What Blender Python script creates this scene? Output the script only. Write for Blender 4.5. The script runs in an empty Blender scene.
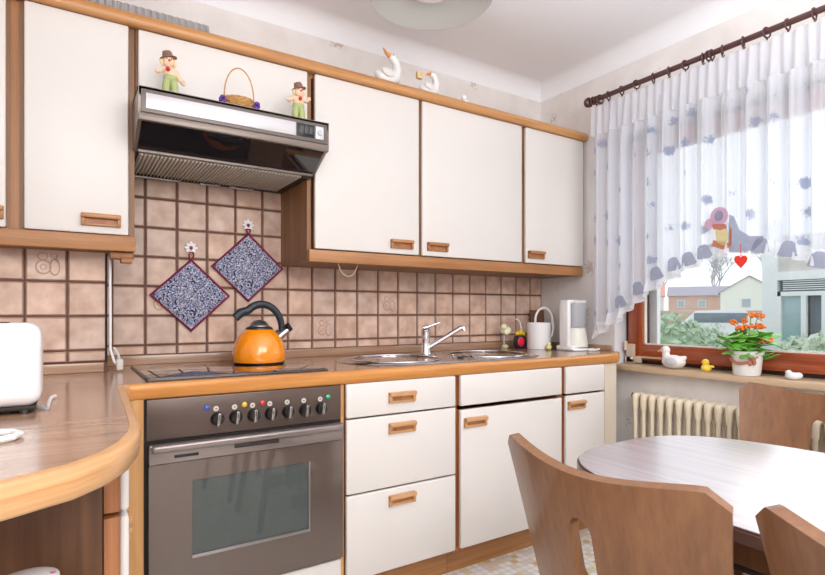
import bpy, bmesh, math, random
from mathutils import Vector, Matrix
random.seed(7)
scene = bpy.context.scene
COL = scene.collection
PI = math.pi

# ------------------------------------------------------------------ materials
def lin(c):
    r = []
    for v in c:
        v = v / 255.0
        r.append(v / 12.92 if v <= 0.04045 else ((v + 0.055) / 1.055) ** 2.4)
    return (r[0], r[1], r[2], 1.0)

MATS = {}
def newmat(name):
    m = bpy.data.materials.new(name); m.use_nodes = True
    nt = m.node_tree
    return m, nt, nt.nodes['Principled BSDF']

def plain(name, rgb, rough=0.5, metal=0.0, spec=0.5, coat=0.0, noise=0.0, scale=30, emis=None, bump=0.0):
    if name in MATS: return MATS[name]
    m, nt, b = newmat(name)
    col = lin(rgb)
    b.inputs['Base Color'].default_value = col
    b.inputs['Roughness'].default_value = rough
    b.inputs['Metallic'].default_value = metal
    b.inputs['Specular IOR Level'].default_value = spec
    b.inputs['Coat Weight'].default_value = coat
    tc = nt.nodes.new('ShaderNodeTexCoord')
    n = nt.nodes.new('ShaderNodeTexNoise'); n.inputs['Scale'].default_value = scale; n.inputs['Detail'].default_value = 4
    nt.links.new(tc.outputs['Object'], n.inputs['Vector'])
    if noise:
        mx = nt.nodes.new('ShaderNodeMix'); mx.data_type = 'RGBA'
        mx.inputs[6].default_value = tuple(c * (1 - noise) for c in col[:3]) + (1,)
        mx.inputs[7].default_value = tuple(min(1, c * (1 + noise)) for c in col[:3]) + (1,)
        nt.links.new(n.outputs['Fac'], mx.inputs[0]); nt.links.new(mx.outputs[2], b.inputs['Base Color'])
    if bump:
        bp = nt.nodes.new('ShaderNodeBump'); bp.inputs['Strength'].default_value = bump; bp.inputs['Distance'].default_value = 0.002
        nt.links.new(n.outputs['Fac'], bp.inputs['Height']); nt.links.new(bp.outputs['Normal'], b.inputs['Normal'])
    if emis:
        b.inputs['Emission Color'].default_value = col; b.inputs['Emission Strength'].default_value = emis
    MATS[name] = m
    return m

def wood(name, dark, light, axis='X', rough=0.4, scale=1.0, coat=0.0, streak=0.6, fine=60):
    if name in MATS: return MATS[name]
    m, nt, b = newmat(name)
    tc = nt.nodes.new('ShaderNodeTexCoord')
    mp = nt.nodes.new('ShaderNodeMapping')
    s = [fine * scale] * 3
    if axis == 'H': s = [3.0, 3.0, 160.0]
    else: s['XYZ'.index(axis)] = 2.2 * scale
    mp.inputs['Scale'].default_value = s
    nt.links.new(tc.outputs['Object'], mp.inputs['Vector'])
    n = nt.nodes.new('ShaderNodeTexNoise'); n.inputs['Scale'].default_value = 1.0; n.inputs['Detail'].default_value = 5; n.inputs['Roughness'].default_value = 0.6
    nt.links.new(mp.outputs[0], n.inputs['Vector'])
    mp2 = nt.nodes.new('ShaderNodeMapping')
    s2 = [9 * scale] * 3
    if axis == 'H': s2 = [2.0, 2.0, 30.0]
    else: s2['XYZ'.index(axis)] = 1.2 * scale
    mp2.inputs['Scale'].default_value = s2
    nt.links.new(tc.outputs['Object'], mp2.inputs['Vector'])
    n2 = nt.nodes.new('ShaderNodeTexNoise'); n2.inputs['Scale'].default_value = 1.0; n2.inputs['Detail'].default_value = 3; n2.inputs['Distortion'].default_value = 1.5
    nt.links.new(mp2.outputs[0], n2.inputs['Vector'])
    mth = nt.nodes.new('ShaderNodeMix'); mth.data_type = 'FLOAT'; mth.inputs[0].default_value = 1 - streak
    nt.links.new(n.outputs['Fac'], mth.inputs[2]); nt.links.new(n2.outputs['Fac'], mth.inputs[3])
    cr = nt.nodes.new('ShaderNodeValToRGB')
    cr.color_ramp.elements[0].position = 0.34; cr.color_ramp.elements[0].color = lin(dark)
    cr.color_ramp.elements[1].position = 0.64; cr.color_ramp.elements[1].color = lin(light)
    nt.links.new(mth.outputs[0], cr.inputs[0]); nt.links.new(cr.outputs[0], b.inputs['Base Color'])
    b.inputs['Roughness'].default_value = rough; b.inputs['Coat Weight'].default_value = coat
    b.inputs['Coat Roughness'].default_value = 0.15
    bp = nt.nodes.new('ShaderNodeBump'); bp.inputs['Strength'].default_value = 0.12; bp.inputs['Distance'].default_value = 0.001
    nt.links.new(n.outputs['Fac'], bp.inputs['Height']); nt.links.new(bp.outputs['Normal'], b.inputs['Normal'])
    MATS[name] = m
    return m

M = {}
M['white'] = plain('cabinet_white', (226, 222, 219), 0.38, noise=0.015, scale=5)
M['oak'] = wood('oak', (150, 98, 56), (184, 132, 84), 'X', 0.45)
M['oakz'] = wood('oak_upright', (140, 90, 52), (172, 122, 78), 'Z', 0.45)
M['side'] = wood('oak_side', (116, 78, 48), (152, 108, 70), 'Z', 0.45)
M['cornice'] = wood('cornice_oak', (178, 120, 66), (212, 158, 102), 'X', 0.38, coat=0.2)
M['nosing'] = wood('edge_oak', (186, 118, 52), (222, 156, 86), 'X', 0.35, coat=0.3)
M['nosingy'] = wood('edge_oak_wing', (198, 144, 94), (228, 182, 132), 'H', 0.32, coat=0.3)
M['edge'] = wood('door_edge_wood', (146, 90, 54), (190, 130, 86), 'Z', 0.45)
M['pull'] = wood('pull_wood', (176, 122, 76), (218, 170, 122), 'X', 0.4, coat=0.2)
M['pullu'] = wood('pull_wood_dark', (150, 96, 52), (190, 136, 84), 'X', 0.4, coat=0.2)
M['top'] = wood('worktop_laminate', (142, 106, 82), (188, 152, 124), 'X', 0.2, scale=0.8, coat=0.45)
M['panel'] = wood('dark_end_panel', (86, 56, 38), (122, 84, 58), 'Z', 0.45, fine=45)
M['chair'] = wood('chair_beech', (118, 78, 49), (144, 100, 66), 'Z', 0.36, coat=0.35, fine=80)
M['chairdark'] = wood('chair_beech_dark', (98, 66, 44), (124, 86, 58), 'Z', 0.4, fine=80)
M['ply'] = wood('chair_ply_edge', (88, 64, 50), (150, 116, 90), 'X', 0.3, coat=0.4, fine=300)
M['redwood'] = wood('window_redwood', (136, 58, 30), (178, 88, 48), 'Y', 0.22, coat=0.6)
M['redwoodz'] = wood('window_redwood_upright', (136, 58, 30), (178, 88, 48), 'Z', 0.22, coat=0.6)
M['darkred'] = plain('window_dark', (66, 36, 32), 0.35, noise=0.1)
M['sill'] = wood('sill_stone', (196, 166, 134), (216, 190, 160), 'Y', 0.35, fine=20)
M['steel'] = plain('steel', (205, 205, 210), 0.16, 1.0)
M['steelrough'] = plain('brushed_steel', (170, 168, 170), 0.32, 1.0)
M['chrome'] = plain('chrome', (230, 230, 235), 0.06, 1.0)
M['black'] = plain('black_plastic', (28, 28, 30), 0.35)
M['gasket'] = plain('dark_gap', (38, 30, 28), 0.7)
M['whiteplastic'] = plain('white_plastic', (244, 245, 248), 0.28, coat=0.2)
M['cream'] = plain('cream_enamel', (232, 220, 196), 0.35)
M['ceramic'] = plain('white_ceramic', (240, 240, 240), 0.2, coat=0.4)
M['wire'] = plain('curtain_rod_wood', (78, 46, 44), 0.35, coat=0.3)

def wallpaper():
    m, nt, b = newmat('wallpaper')
    tc = nt.nodes.new('ShaderNodeTexCoord')
    n = nt.nodes.new('ShaderNodeTexNoise'); n.inputs['Scale'].default_value = 6; n.inputs['Detail'].default_value = 6
    nt.links.new(tc.outputs['Object'], n.inputs['Vector'])
    cr = nt.nodes.new('ShaderNodeValToRGB')
    cr.color_ramp.elements[0].position = .3; cr.color_ramp.elements[0].color = lin((226, 220, 218))
    cr.color_ramp.elements[1].position = .7; cr.color_ramp.elements[1].color = lin((240, 236, 234))
    nt.links.new(n.outputs['Fac'], cr.inputs[0])
    v = nt.nodes.new('ShaderNodeTexVoronoi'); v.inputs['Scale'].default_value = 4.2; v.inputs['Randomness'].default_value = 0.75
    nt.links.new(tc.outputs['Object'], v.inputs['Vector'])
    n2 = nt.nodes.new('ShaderNodeTexNoise'); n2.inputs['Scale'].default_value = 70; n2.inputs['Detail'].default_value = 3
    nt.links.new(tc.outputs['Object'], n2.inputs['Vector'])
    ad = nt.nodes.new('ShaderNodeMath'); ad.operation = 'MULTIPLY_ADD'; ad.inputs[1].default_value = 0.5; 
    nt.links.new(n2.outputs['Fac'], ad.inputs[0]); nt.links.new(v.outputs['Distance'], ad.inputs[2])
    lt = nt.nodes.new('ShaderNodeMapRange'); lt.inputs[1].default_value = .34; lt.inputs[2].default_value = .40; lt.inputs[3].default_value = 0.6; lt.inputs[4].default_value = 0
    nt.links.new(ad.outputs[0], lt.inputs[0])
    mx = nt.nodes.new('ShaderNodeMix'); mx.data_type = 'RGBA'; mx.inputs[7].default_value = lin((172, 150, 138))
    nt.links.new(lt.outputs[0], mx.inputs[0]); nt.links.new(cr.outputs[0], mx.inputs[6]); nt.links.new(mx.outputs[2], b.inputs['Base Color'])
    b.inputs['Roughness'].default_value = .8
    return m
M['wallpaper'] = wallpaper()
M['ceiling'] = plain('ceiling_paint', (246, 247, 252), 0.9, noise=0.01)
M['grout'] = plain('tile_grout', (112, 84, 76), 0.85, noise=0.15, scale=60)

def tilemat():
    m, nt, b = newmat('wall_tile')
    tc = nt.nodes.new('ShaderNodeTexCoord')
    at = nt.nodes.new('ShaderNodeAttribute'); at.attribute_name = 'tilecol'
    n = nt.nodes.new('ShaderNodeTexNoise'); n.inputs['Scale'].default_value = 16; n.inputs['Detail'].default_value = 5
    nt.links.new(tc.outputs['Object'], n.inputs['Vector'])
    cr = nt.nodes.new('ShaderNodeValToRGB')
    cr.color_ramp.elements[0].position = .32; cr.color_ramp.elements[0].color = lin((204, 168, 148))
    cr.color_ramp.elements[1].position = .68; cr.color_ramp.elements[1].color = lin((236, 208, 190))
    nt.links.new(n.outputs['Fac'], cr.inputs[0])
    mx = nt.nodes.new('ShaderNodeMix'); mx.data_type = 'RGBA'; mx.blend_type = 'MULTIPLY'; mx.inputs[0].default_value = 1
    nt.links.new(cr.outputs[0], mx.inputs[6]); nt.links.new(at.outputs['Color'], mx.inputs[7])
    nt.links.new(mx.outputs[2], b.inputs['Base Color'])
    b.inputs['Roughness'].default_value = .38
    bp = nt.nodes.new('ShaderNodeBump'); bp.inputs['Strength'].default_value = 0.25; bp.inputs['Distance'].default_value = 0.003
    nt.links.new(n.outputs['Fac'], bp.inputs['Height']); nt.links.new(bp.outputs['Normal'], b.inputs['Normal'])
    return m
M['tile'] = tilemat()

def floormat():
    m, nt, b = newmat('mosaic_floor')
    tc = nt.nodes.new('ShaderNodeTexCoord')
    mp = nt.nodes.new('ShaderNodeMapping'); mp.inputs['Scale'].default_value = (30, 30, 30)
    nt.links.new(tc.outputs['Object'], mp.inputs['Vector'])
    fl = nt.nodes.new('ShaderNodeVectorMath'); fl.operation = 'FLOOR'
    nt.links.new(mp.outputs[0], fl.inputs[0])
    sep = nt.nodes.new('ShaderNodeSeparateXYZ'); nt.links.new(fl.outputs[0], sep.inputs[0])
    cmb = nt.nodes.new('ShaderNodeCombineXYZ'); nt.links.new(sep.outputs[0], cmb.inputs[0]); nt.links.new(sep.outputs[1], cmb.inputs[1])
    wn = nt.nodes.new('ShaderNodeTexWhiteNoise'); nt.links.new(cmb.outputs[0], wn.inputs['Vector'])
    # larger woven clusters
    mp3 = nt.nodes.new('ShaderNodeMapping'); mp3.inputs['Scale'].default_value = (.34, .34, 0)
    nt.links.new(cmb.outputs[0], mp3.inputs['Vector'])
    n3 = nt.nodes.new('ShaderNodeTexNoise'); n3.inputs['Scale'].default_value = 1.3; nt.links.new(mp3.outputs[0], n3.inputs['Vector'])
    av = nt.nodes.new('ShaderNodeMath'); av.operation = 'MULTIPLY_ADD'; av.inputs[1].default_value = 0.55
    nt.links.new(n3.outputs['Fac'], av.inputs[0])
    hf = nt.nodes.new('ShaderNodeMath'); hf.operation = 'MULTIPLY'; hf.inputs[1].default_value = 0.5
    nt.links.new(wn.outputs['Value'], hf.inputs[0]); nt.links.new(hf.outputs[0], av.inputs[2])
    cr = nt.nodes.new('ShaderNodeValToRGB'); cr.color_ramp.interpolation = 'CONSTANT'
    e = cr.color_ramp.elements
    e[0].position = 0; e[0].color = lin((240, 238, 236))
    e[1].position = .42; e[1].color = lin((224, 216, 206))
    for p, c in ((.52, (244, 240, 232)), (.58, (226, 208, 172)), (.66, (214, 180, 128)), (.72, (238, 230, 214))):
        x = e.new(p); x.color = lin(c)
    nt.links.new(av.outputs[0], cr.inputs[0])
    fr = nt.nodes.new('ShaderNodeVectorMath'); fr.operation = 'FRACTION'; nt.links.new(mp.outputs[0], fr.inputs[0])
    s2 = nt.nodes.new('ShaderNodeSeparateXYZ'); nt.links.new(fr.outputs[0], s2.inputs[0])
    mn = nt.nodes.new('ShaderNodeMath'); mn.operation = 'MINIMUM'; nt.links.new(s2.outputs[0], mn.inputs[0]); nt.links.new(s2.outputs[1], mn.inputs[1])
    lt = nt.nodes.new('ShaderNodeMath'); lt.operation = 'LESS_THAN'; lt.inputs[1].default_value = 0.12; nt.links.new(mn.outputs[0], lt.inputs[0])
    mx = nt.nodes.new('ShaderNodeMix'); mx.data_type = 'RGBA'; mx.inputs[7].default_value = lin((210, 204, 200))
    nt.links.new(lt.outputs[0], mx.inputs[0]); nt.links.new(cr.outputs[0], mx.inputs[6]); nt.links.new(mx.outputs[2], b.inputs['Base Color'])
    b.inputs['Roughness'].default_value = .3
    return m
M['floor'] = floormat()

def tabletop():
    m, nt, b = newmat('table_laminate')
    tc = nt.nodes.new('ShaderNodeTexCoord')
    mp = nt.nodes.new('ShaderNodeMapping'); mp.inputs['Scale'].default_value = (60, 2.5, 1)
    nt.links.new(tc.outputs['Object'], mp.inputs['Vector'])
    n = nt.nodes.new('ShaderNodeTexNoise'); n.inputs['Scale'].default_value = 1; n.inputs['Detail'].default_value = 4
    nt.links.new(mp.outputs[0], n.inputs['Vector'])
    cr = nt.nodes.new('ShaderNodeValToRGB')
    cr.color_ramp.elements[0].position = .3; cr.color_ramp.elements[0].color = lin((168, 158, 160))
    cr.color_ramp.elements[1].position = .7; cr.color_ramp.elements[1].color = lin((186, 178, 182))
    nt.links.new(n.outputs['Fac'], cr.inputs[0]); nt.links.new(cr.outputs[0], b.inputs['Base Color'])
    b.inputs['Roughness'].default_value = .25; b.inputs['Coat Weight'].default_value = 1.0; b.inputs['Coat Roughness'].default_value = .2
    b.inputs['Coat IOR'].default_value = 1.7
    return m
M['tabletop'] = tabletop()

def glassmat(name, tint=(1, 1, 1), refl=0.08, alpha=0.0, rough=0.0):
    m = bpy.data.materials.new(name); m.use_nodes = True
    nt = m.node_tree; nt.nodes.clear()
    out = nt.nodes.new('ShaderNodeOutputMaterial')
    tr = nt.nodes.new('ShaderNodeBsdfTransparent'); tr.inputs[0].default_value = (*tint, 1)
    gl = nt.nodes.new('ShaderNodeBsdfGlossy'); gl.inputs['Roughness'].default_value = rough
    mx = nt.nodes.new('ShaderNodeMixShader')
    lw = nt.nodes.new('ShaderNodeLayerWeight'); lw.inputs[0].default_value = .3
    mr = nt.nodes.new('ShaderNodeMapRange'); mr.inputs[3].default_value = refl; mr.inputs[4].default_value = min(1, refl * 5)
    nt.links.new(lw.outputs['Fresnel'], mr.inputs[0]); nt.links.new(mr.outputs[0], mx.inputs[0])
    nt.links.new(tr.outputs[0], mx.inputs[1]); nt.links.new(gl.outputs[0], mx.inputs[2]); nt.links.new(mx.outputs[0], out.inputs[0])
    return m
M['glass'] = glassmat('window_glass', (.97, .98, .98), .04)
M['ovenglass'] = glassmat('oven_glass', (.62, .65, .65), .05, rough=.03)
def haze(m, amt, col):
    nt = m.node_tree; out = [n for n in nt.nodes if n.type == 'OUTPUT_MATERIAL'][0]
    src = out.inputs[0].links[0].from_socket
    d = nt.nodes.new('ShaderNodeBsdfDiffuse'); d.inputs[0].default_value = lin(col)
    mx = nt.nodes.new('ShaderNodeMixShader'); mx.inputs[0].default_value = amt
    nt.links.new(src, mx.inputs[1]); nt.links.new(d.outputs[0], mx.inputs[2]); nt.links.new(mx.outputs[0], out.inputs[0])
haze(M['ovenglass'], .28, (136, 146, 144))  # grey mixed into the glass to lighten the unlit cavity behind it
M['jarglass'] = glassmat('jar_glass', (.95, .96, .97), .04)
haze(M['jarglass'], .30, (238, 240, 246))

def sheer(name, dens, colour, motif=False):
    m = bpy.data.materials.new(name); m.use_nodes = True
    nt = m.node_tree; nt.nodes.clear()
    out = nt.nodes.new('ShaderNodeOutputMaterial')
    tr = nt.nodes.new('ShaderNodeBsdfTransparent')
    df = nt.nodes.new('ShaderNodeBsdfDiffuse'); df.inputs[0].default_value = lin(colour)
    tl = nt.nodes.new('ShaderNodeBsdfTranslucent'); tl.inputs[0].default_value = lin(colour)
    a = nt.nodes.new('ShaderNodeMixShader'); a.inputs[0].default_value = .5
    nt.links.new(df.outputs[0], a.inputs[1]); nt.links.new(tl.outputs[0], a.inputs[2])
    mx = nt.nodes.new('ShaderNodeMixShader'); mx.inputs[0].default_value = dens
    nt.links.new(tr.outputs[0], mx.inputs[1]); nt.links.new(a.outputs[0], mx.inputs[2])
    # denser where the cloth turns edge-on
    lw = nt.nodes.new('ShaderNodeLayerWeight'); lw.inputs[0].default_value = .5
    mr = nt.nodes.new('ShaderNodeMapRange'); mr.inputs[1].default_value = 0.0; mr.inputs[2].default_value = .9; mr.inputs[3].default_value = dens; mr.inputs[4].default_value = min(.95, dens + .35)
    nt.links.new(lw.outputs['Facing'], mr.inputs[0])
    last = mr.outputs[0]
    if motif:
        tcs = nt.nodes.new('ShaderNodeTexCoord'); mps = nt.nodes.new('ShaderNodeMapping'); mps.inputs['Scale'].default_value = (0, 26, .25)
        nt.links.new(tcs.outputs['Object'], mps.inputs['Vector'])
        ns = nt.nodes.new('ShaderNodeTexNoise'); ns.inputs['Scale'].default_value = 1; ns.inputs['Detail'].default_value = 2
        nt.links.new(mps.outputs[0], ns.inputs['Vector'])
        rs_ = nt.nodes.new('ShaderNodeMapRange'); rs_.inputs[1].default_value = .38; rs_.inputs[2].default_value = .62; rs_.inputs[3].default_value = -.16; rs_.inputs[4].default_value = .16
        nt.links.new(ns.outputs['Fac'], rs_.inputs[0])
        ads = nt.nodes.new('ShaderNodeMath'); ads.operation = 'ADD'; ads.use_clamp = True
        nt.links.new(last, ads.inputs[0]); nt.links.new(rs_.outputs[0], ads.inputs[1]); last = ads.outputs[0]
        tc = nt.nodes.new('ShaderNodeTexCoord')
        mp = nt.nodes.new('ShaderNodeMapping'); mp.inputs['Scale'].default_value = (0.0, 11.0, 8.0)
        nt.links.new(tc.outputs['Object'], mp.inputs['Vector'])
        v = nt.nodes.new('ShaderNodeTexVoronoi'); v.inputs['Scale'].default_value = 1.0; v.inputs['Randomness'].default_value = .35
        nt.links.new(mp.outputs[0], v.inputs['Vector'])
        n = nt.nodes.new('ShaderNodeTexNoise'); n.inputs['Scale'].default_value = 90
        nt.links.new(tc.outputs['Object'], n.inputs['Vector'])
        ad = nt.nodes.new('ShaderNodeMath'); ad.operation = 'MULTIPLY_ADD'; ad.inputs[1].default_value = .30
        nt.links.new(n.outputs['Fac'], ad.inputs[0]); nt.links.new(v.outputs['Distance'], ad.inputs[2])
        ls = nt.nodes.new('ShaderNodeMapRange'); ls.inputs[1].default_value = .30; ls.inputs[2].default_value = .36; ls.inputs[3].default_value = 1; ls.inputs[4].default_value = 0
        nt.links.new(ad.outputs[0], ls.inputs[0])
        mc = nt.nodes.new('ShaderNodeMix'); mc.data_type = 'RGBA'; mc.inputs[6].default_value = lin(colour); mc.inputs[7].default_value = lin((172, 180, 204))
        nt.links.new(ls.outputs[0], mc.inputs[0]); nt.links.new(mc.outputs[2], df.inputs[0]); nt.links.new(mc.outputs[2], tl.inputs[0])
        sm = nt.nodes.new('ShaderNodeMath'); sm.operation = 'MULTIPLY_ADD'; sm.inputs[1].default_value = .2; sm.use_clamp = True
        nt.links.new(ls.outputs[0], sm.inputs[0]); nt.links.new(last, sm.inputs[2]); last = sm.outputs[0]
    nt.links.new(last, mx.inputs[0])
    nt.links.new(mx.outputs[0], out.inputs[0])
    return m
M['sheer'] = sheer('sheer_voile', .66, (236, 239, 248), True)
M['heading'] = sheer('sheer_heading', .86, (236, 238, 246))
M['ruffle'] = sheer('sheer_ruffle', .72, (244, 246, 252))
M['greycloth'] = sheer('grey_applique', .60, (186, 190, 210))
M['pinkcloth'] = sheer('pink_applique', .62, (222, 184, 204))
M['orangecloth'] = sheer('orange_applique', .75, (220, 146, 118))
M['yellowcloth'] = sheer('yellow_applique', .85, (236, 226, 180))
M['redfelt'] = plain('red_felt', (226, 52, 40), .8)

# ------------------------------------------------------------------ mesh helpers
def wloc(p):
    v = Vector((0, 0, 0))
    while p is not None:
        v += p.location; p = p.parent
    return v

class MB:
    def __init__(s): s.bm = bmesh.new()
    def _merge(s, b, mat=None):
        if mat is not None: b.transform(mat)
        me = bpy.data.meshes.new('tmp'); b.to_mesh(me); b.free(); s.bm.from_mesh(me); bpy.data.meshes.remove(me)
        return s
    def box(s, x0, x1, y0, y1, z0, z1, bev=0.0, seg=2, rot=None):
        b = bmesh.new(); bmesh.ops.create_cube(b, size=1)
        for v in b.verts:
            v.co = Vector(((x0 + x1) / 2 + v.co.x * (x1 - x0), (y0 + y1) / 2 + v.co.y * (y1 - y0), (z0 + z1) / 2 + v.co.z * (z1 - z0)))
        if bev: bmesh.ops.bevel(b, geom=b.edges[:], offset=bev, segments=seg, affect='EDGES', profile=.5)
        if rot is not None:
            c = Vector(((x0 + x1) / 2, (y0 + y1) / 2, (z0 + z1) / 2))
            b.transform(Matrix.Translation(c) @ rot.to_4x4() @ Matrix.Translation(-c))
        return s._merge(b)
    def lathe(s, prof, c=(0, 0, 0), seg=32, mat=None, sx=1, sy=1):
        b = bmesh.new(); rings = []
        for r, z in prof:
            if r < 1e-6: rings.append([b.verts.new((0, 0, z))])
            else: rings.append([b.verts.new((r * sx * math.cos(2 * PI * i / seg), r * sy * math.sin(2 * PI * i / seg), z)) for i in range(seg)])
        for a, d in zip(rings, rings[1:]):
            if len(a) == 1 and len(d) == 1: continue
            for i in range(seg):
                j = (i + 1) % seg
                if len(a) == 1: b.faces.new((a[0], d[j], d[i])) 
                elif len(d) == 1: b.faces.new((a[i], a[j], d[0]))
                else: b.faces.new((a[i], a[j], d[j], d[i]))
        bmesh.ops.recalc_face_normals(b, faces=b.faces[:])
        t = Matrix.Translation(Vector(c))
        return s._merge(b, t @ mat.to_4x4() if mat is not None else t)
    def tube(s, pts, r, seg=10, closed=False, caps=True):
        pts = [Vector(p) for p in pts]; n = len(pts)
        rad = r if isinstance(r, (list, tuple)) else [r] * n
        b = bmesh.new(); rings = []; up = None
        for i, p in enumerate(pts):
            if closed: t = (pts[(i + 1) % n] - pts[i - 1])
            else: t = pts[min(i + 1, n - 1)] - pts[max(i - 1, 0)]
            t.normalize()
            if up is None:
                up = Vector((0, 0, 1)) if abs(t.z) < .9 else Vector((1, 0, 0))
            a = t.cross(up)
            if a.length < 1e-5: a = t.cross(Vector((0, 1, 0)))
            a.normalize(); u2 = a.cross(t).normalized(); up = u2
            rings.append([b.verts.new(p + a * rad[i] * math.cos(2 * PI * k / seg) + u2 * rad[i] * math.sin(2 * PI * k / seg)) for k in range(seg)])
        m = n if closed else n - 1
        for i in range(m):
            A, B = rings[i], rings[(i + 1) % n]
            for k in range(seg):
                j = (k + 1) % seg; b.faces.new((A[k], A[j], B[j], B[k]))
        if caps and not closed:
            b.faces.new(rings[0]); b.faces.new(rings[-1][::-1])
        bmesh.ops.recalc_face_normals(b, faces=b.faces[:])
        return s._merge(b)
    def ball(s, c, r, seg=16, rot=None):
        b = bmesh.new(); bmesh.ops.create_uvsphere(b, u_segments=seg, v_segments=max(6, seg // 2 + 2), radius=1)
        rr = (r, r, r) if not isinstance(r, (tuple, list)) else r
        mt = Matrix.Diagonal((*rr, 1))
        if rot is not None: mt = rot.to_4x4() @ mt
        return s._merge(b, Matrix.Translation(Vector(c)) @ mt)
    def prism(s, poly, z0, z1, bev=0, mat=None):
        b = bmesh.new()
        lo = [b.verts.new((x, y, z0)) for x, y in poly]; hi = [b.verts.new((x, y, z1)) for x, y in poly]
        n = len(poly)
        b.faces.new(lo[::-1]); b.faces.new(hi)
        for i in range(n): b.faces.new((lo[i], lo[(i + 1) % n], hi[(i + 1) % n], hi[i]))
        bmesh.ops.recalc_face_normals(b, faces=b.faces[:])
        if bev:
            es = [e for e in b.edges if abs(e.verts[0].co.z - e.verts[1].co.z) < 1e-6]
            bmesh.ops.bevel(b, geom=es, offset=bev, segments=2, affect='EDGES')
        return s._merge(b, mat)
    def poly(s, pts):
        b = bmesh.new(); b.faces.new([b.verts.new(p) for p in pts]); return s._merge(b)
    def grid(s, f, nu, nv, closed_u=False):
        b = bmesh.new()
        V = [[b.verts.new(f(i / nu, j / nv)) for j in range(nv + 1)] for i in range(nu + 1)]
        for i in range(nu):
            for j in range(nv): b.faces.new((V[i][j], V[i + 1][j], V[i + 1][j + 1], V[i][j + 1]))
        return s._merge(b)
    def build(s, name, mat, parent=None, sharp=35, label=None):
        bm = s.bm
        if parent is None:
            if len(bm.verts):
                xs = [v.co for v in bm.verts]
                o = Vector(((min(v.x for v in xs) + max(v.x for v in xs)) / 2, (min(v.y for v in xs) + max(v.y for v in xs)) / 2, min(v.z for v in xs)))
            else: o = Vector()
        else: o = wloc(parent)
        bm.transform(Matrix.Translation(-o))
        for f in bm.faces: f.smooth = True
        for e in bm.edges:
            if len(e.link_faces) == 2:
                if e.calc_face_angle(0) > math.radians(sharp): e.smooth = False
        me = bpy.data.meshes.new(name); bm.to_mesh(me); bm.free()
        if isinstance(mat, (list, tuple)):
            for q in mat: me.materials.append(q)
        elif mat: me.materials.append(mat)
        ob = bpy.data.objects.new(name, me); COL.objects.link(ob)
        if parent is not None: ob.parent = parent
        else: ob.location = o
        if label: ob['label'] = label
        return ob

def thing(name, label, cat, loc, group=None, rz=0.0):
    o = bpy.data.objects.new(name, None); COL.objects.link(o); o.empty_display_size = .05
    o.location = loc; o.rotation_euler = (0, 0, rz); o['label'] = label; o['category'] = cat
    if group: o['group'] = group
    return o
def tag(o, label, cat, group=None):
    o['label'] = label; o['category'] = cat
    if group: o['group'] = group
    return o
def struct(o, label, cat):
    o['kind'] = 'structure'; o['label'] = label; o['category'] = cat
    return o
def copy_tree(o, parent=None):
    c = o.copy(); COL.objects.link(c)
    if parent is not None: c.parent = parent
    for ch in list(o.children): copy_tree(ch, c)
    return c
def arc(cx, cy, r, a0, a1, n): return [(cx + r * math.cos(math.radians(a0 + (a1 - a0) * i / n)), cy + r * math.sin(math.radians(a0 + (a1 - a0) * i / n))) for i in range(n + 1)]
RX = lambda a: Matrix.Rotation(a, 3, 'X')
RY = lambda a: Matrix.Rotation(a, 3, 'Y')
RZ = lambda a: Matrix.Rotation(a, 3, 'Z')

# ------------------------------------------------------------------ dimensions (metres; camera stands at x=0, y=0)
YB = 2.44      # back wall
XR = 2.53      # window wall
XL = -0.62     # left wall
YF = -1.9      # wall behind the camera
ZC = 2.50
ZT = 0.88      # worktop height
WY0, WY1, WZ0, WZ1 = 0.12, 1.895, 0.79, 2.05   # window opening

# ------------------------------------------------------------------ room shell
struct(MB().box(XL - .2, XR + .3, YF - .2, YB + .2, -.1, 0).build('floor', M['floor']), 'small white, grey and tan mosaic vinyl floor', 'floor')
struct(MB().box(XL - .2, XR + .3, YF - .2, YB + .2, ZC, ZC + .1).build('ceiling', M['ceiling']), 'plain white painted ceiling', 'ceiling')
struct(MB().box(XL - .2, XR + .3, YB, YB + .15, 0, ZC).build('wall_back', M['wallpaper']), 'pale patterned wallpaper wall behind the fitted cabinets', 'wall')
struct(MB().box(XL - .15, XL, YF, YB, 0, ZC).build('wall_left', M['wallpaper']), 'pale wallpapered wall on the left', 'wall')
struct(MB().box(XL - .15, XR + .15, YF - .15, YF, 0, ZC).build('wall_front', M['wallpaper']), 'pale wall behind the camera', 'wall')
w = MB()
w.box(XR, XR + .22, YF, WY0, 0, ZC).box(XR, XR + .22, WY1, YB, 0, ZC).box(XR, XR + .22, WY0, WY1, 0, WZ0).box(XR, XR + .22, WY0, WY1, WZ1, ZC)
struct(w.build('wall_right', M['wallpaper']), 'pale wallpapered wall around the window', 'wall')
# coving
def cove(name, pts_fn):
    m = MB(); n = 6; rr = .085
    prof = [(rr * (1 - math.cos(PI / 2 * i / n)), rr * (1 - math.sin(PI / 2 * i / n))) for i in range(n + 1)]
    return m, prof
m = MB(); n = 8; rr = .085
m.grid(lambda u, v: Vector((XR - rr * (1 - math.sin(v * PI / 2)), YF + u * (YB - YF), ZC - rr * (1 - math.cos(v * PI / 2)))), 1, n)
struct(m.build('trim_1', M['ceiling'], sharp=80), 'white coving where the ceiling meets the window wall', 'coving')
m = MB()
m.grid(lambda u, v: Vector((XL + u * (XR - XL), YB - rr * (1 - math.sin(v * PI / 2)), ZC - rr * (1 - math.cos(v * PI / 2)))), 1, n)
struct(m.build('trim_2', M['ceiling'], sharp=80), 'white coving where the ceiling meets the back wall', 'coving')
# boxed-in pipe shaft in the corner
SY = 2.22
struct(MB().box(XL, .129, SY, YB, 0, ZC).build('wall_shaft', M['grout']), 'boxed corner shaft behind the tiles', 'wall')

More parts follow.
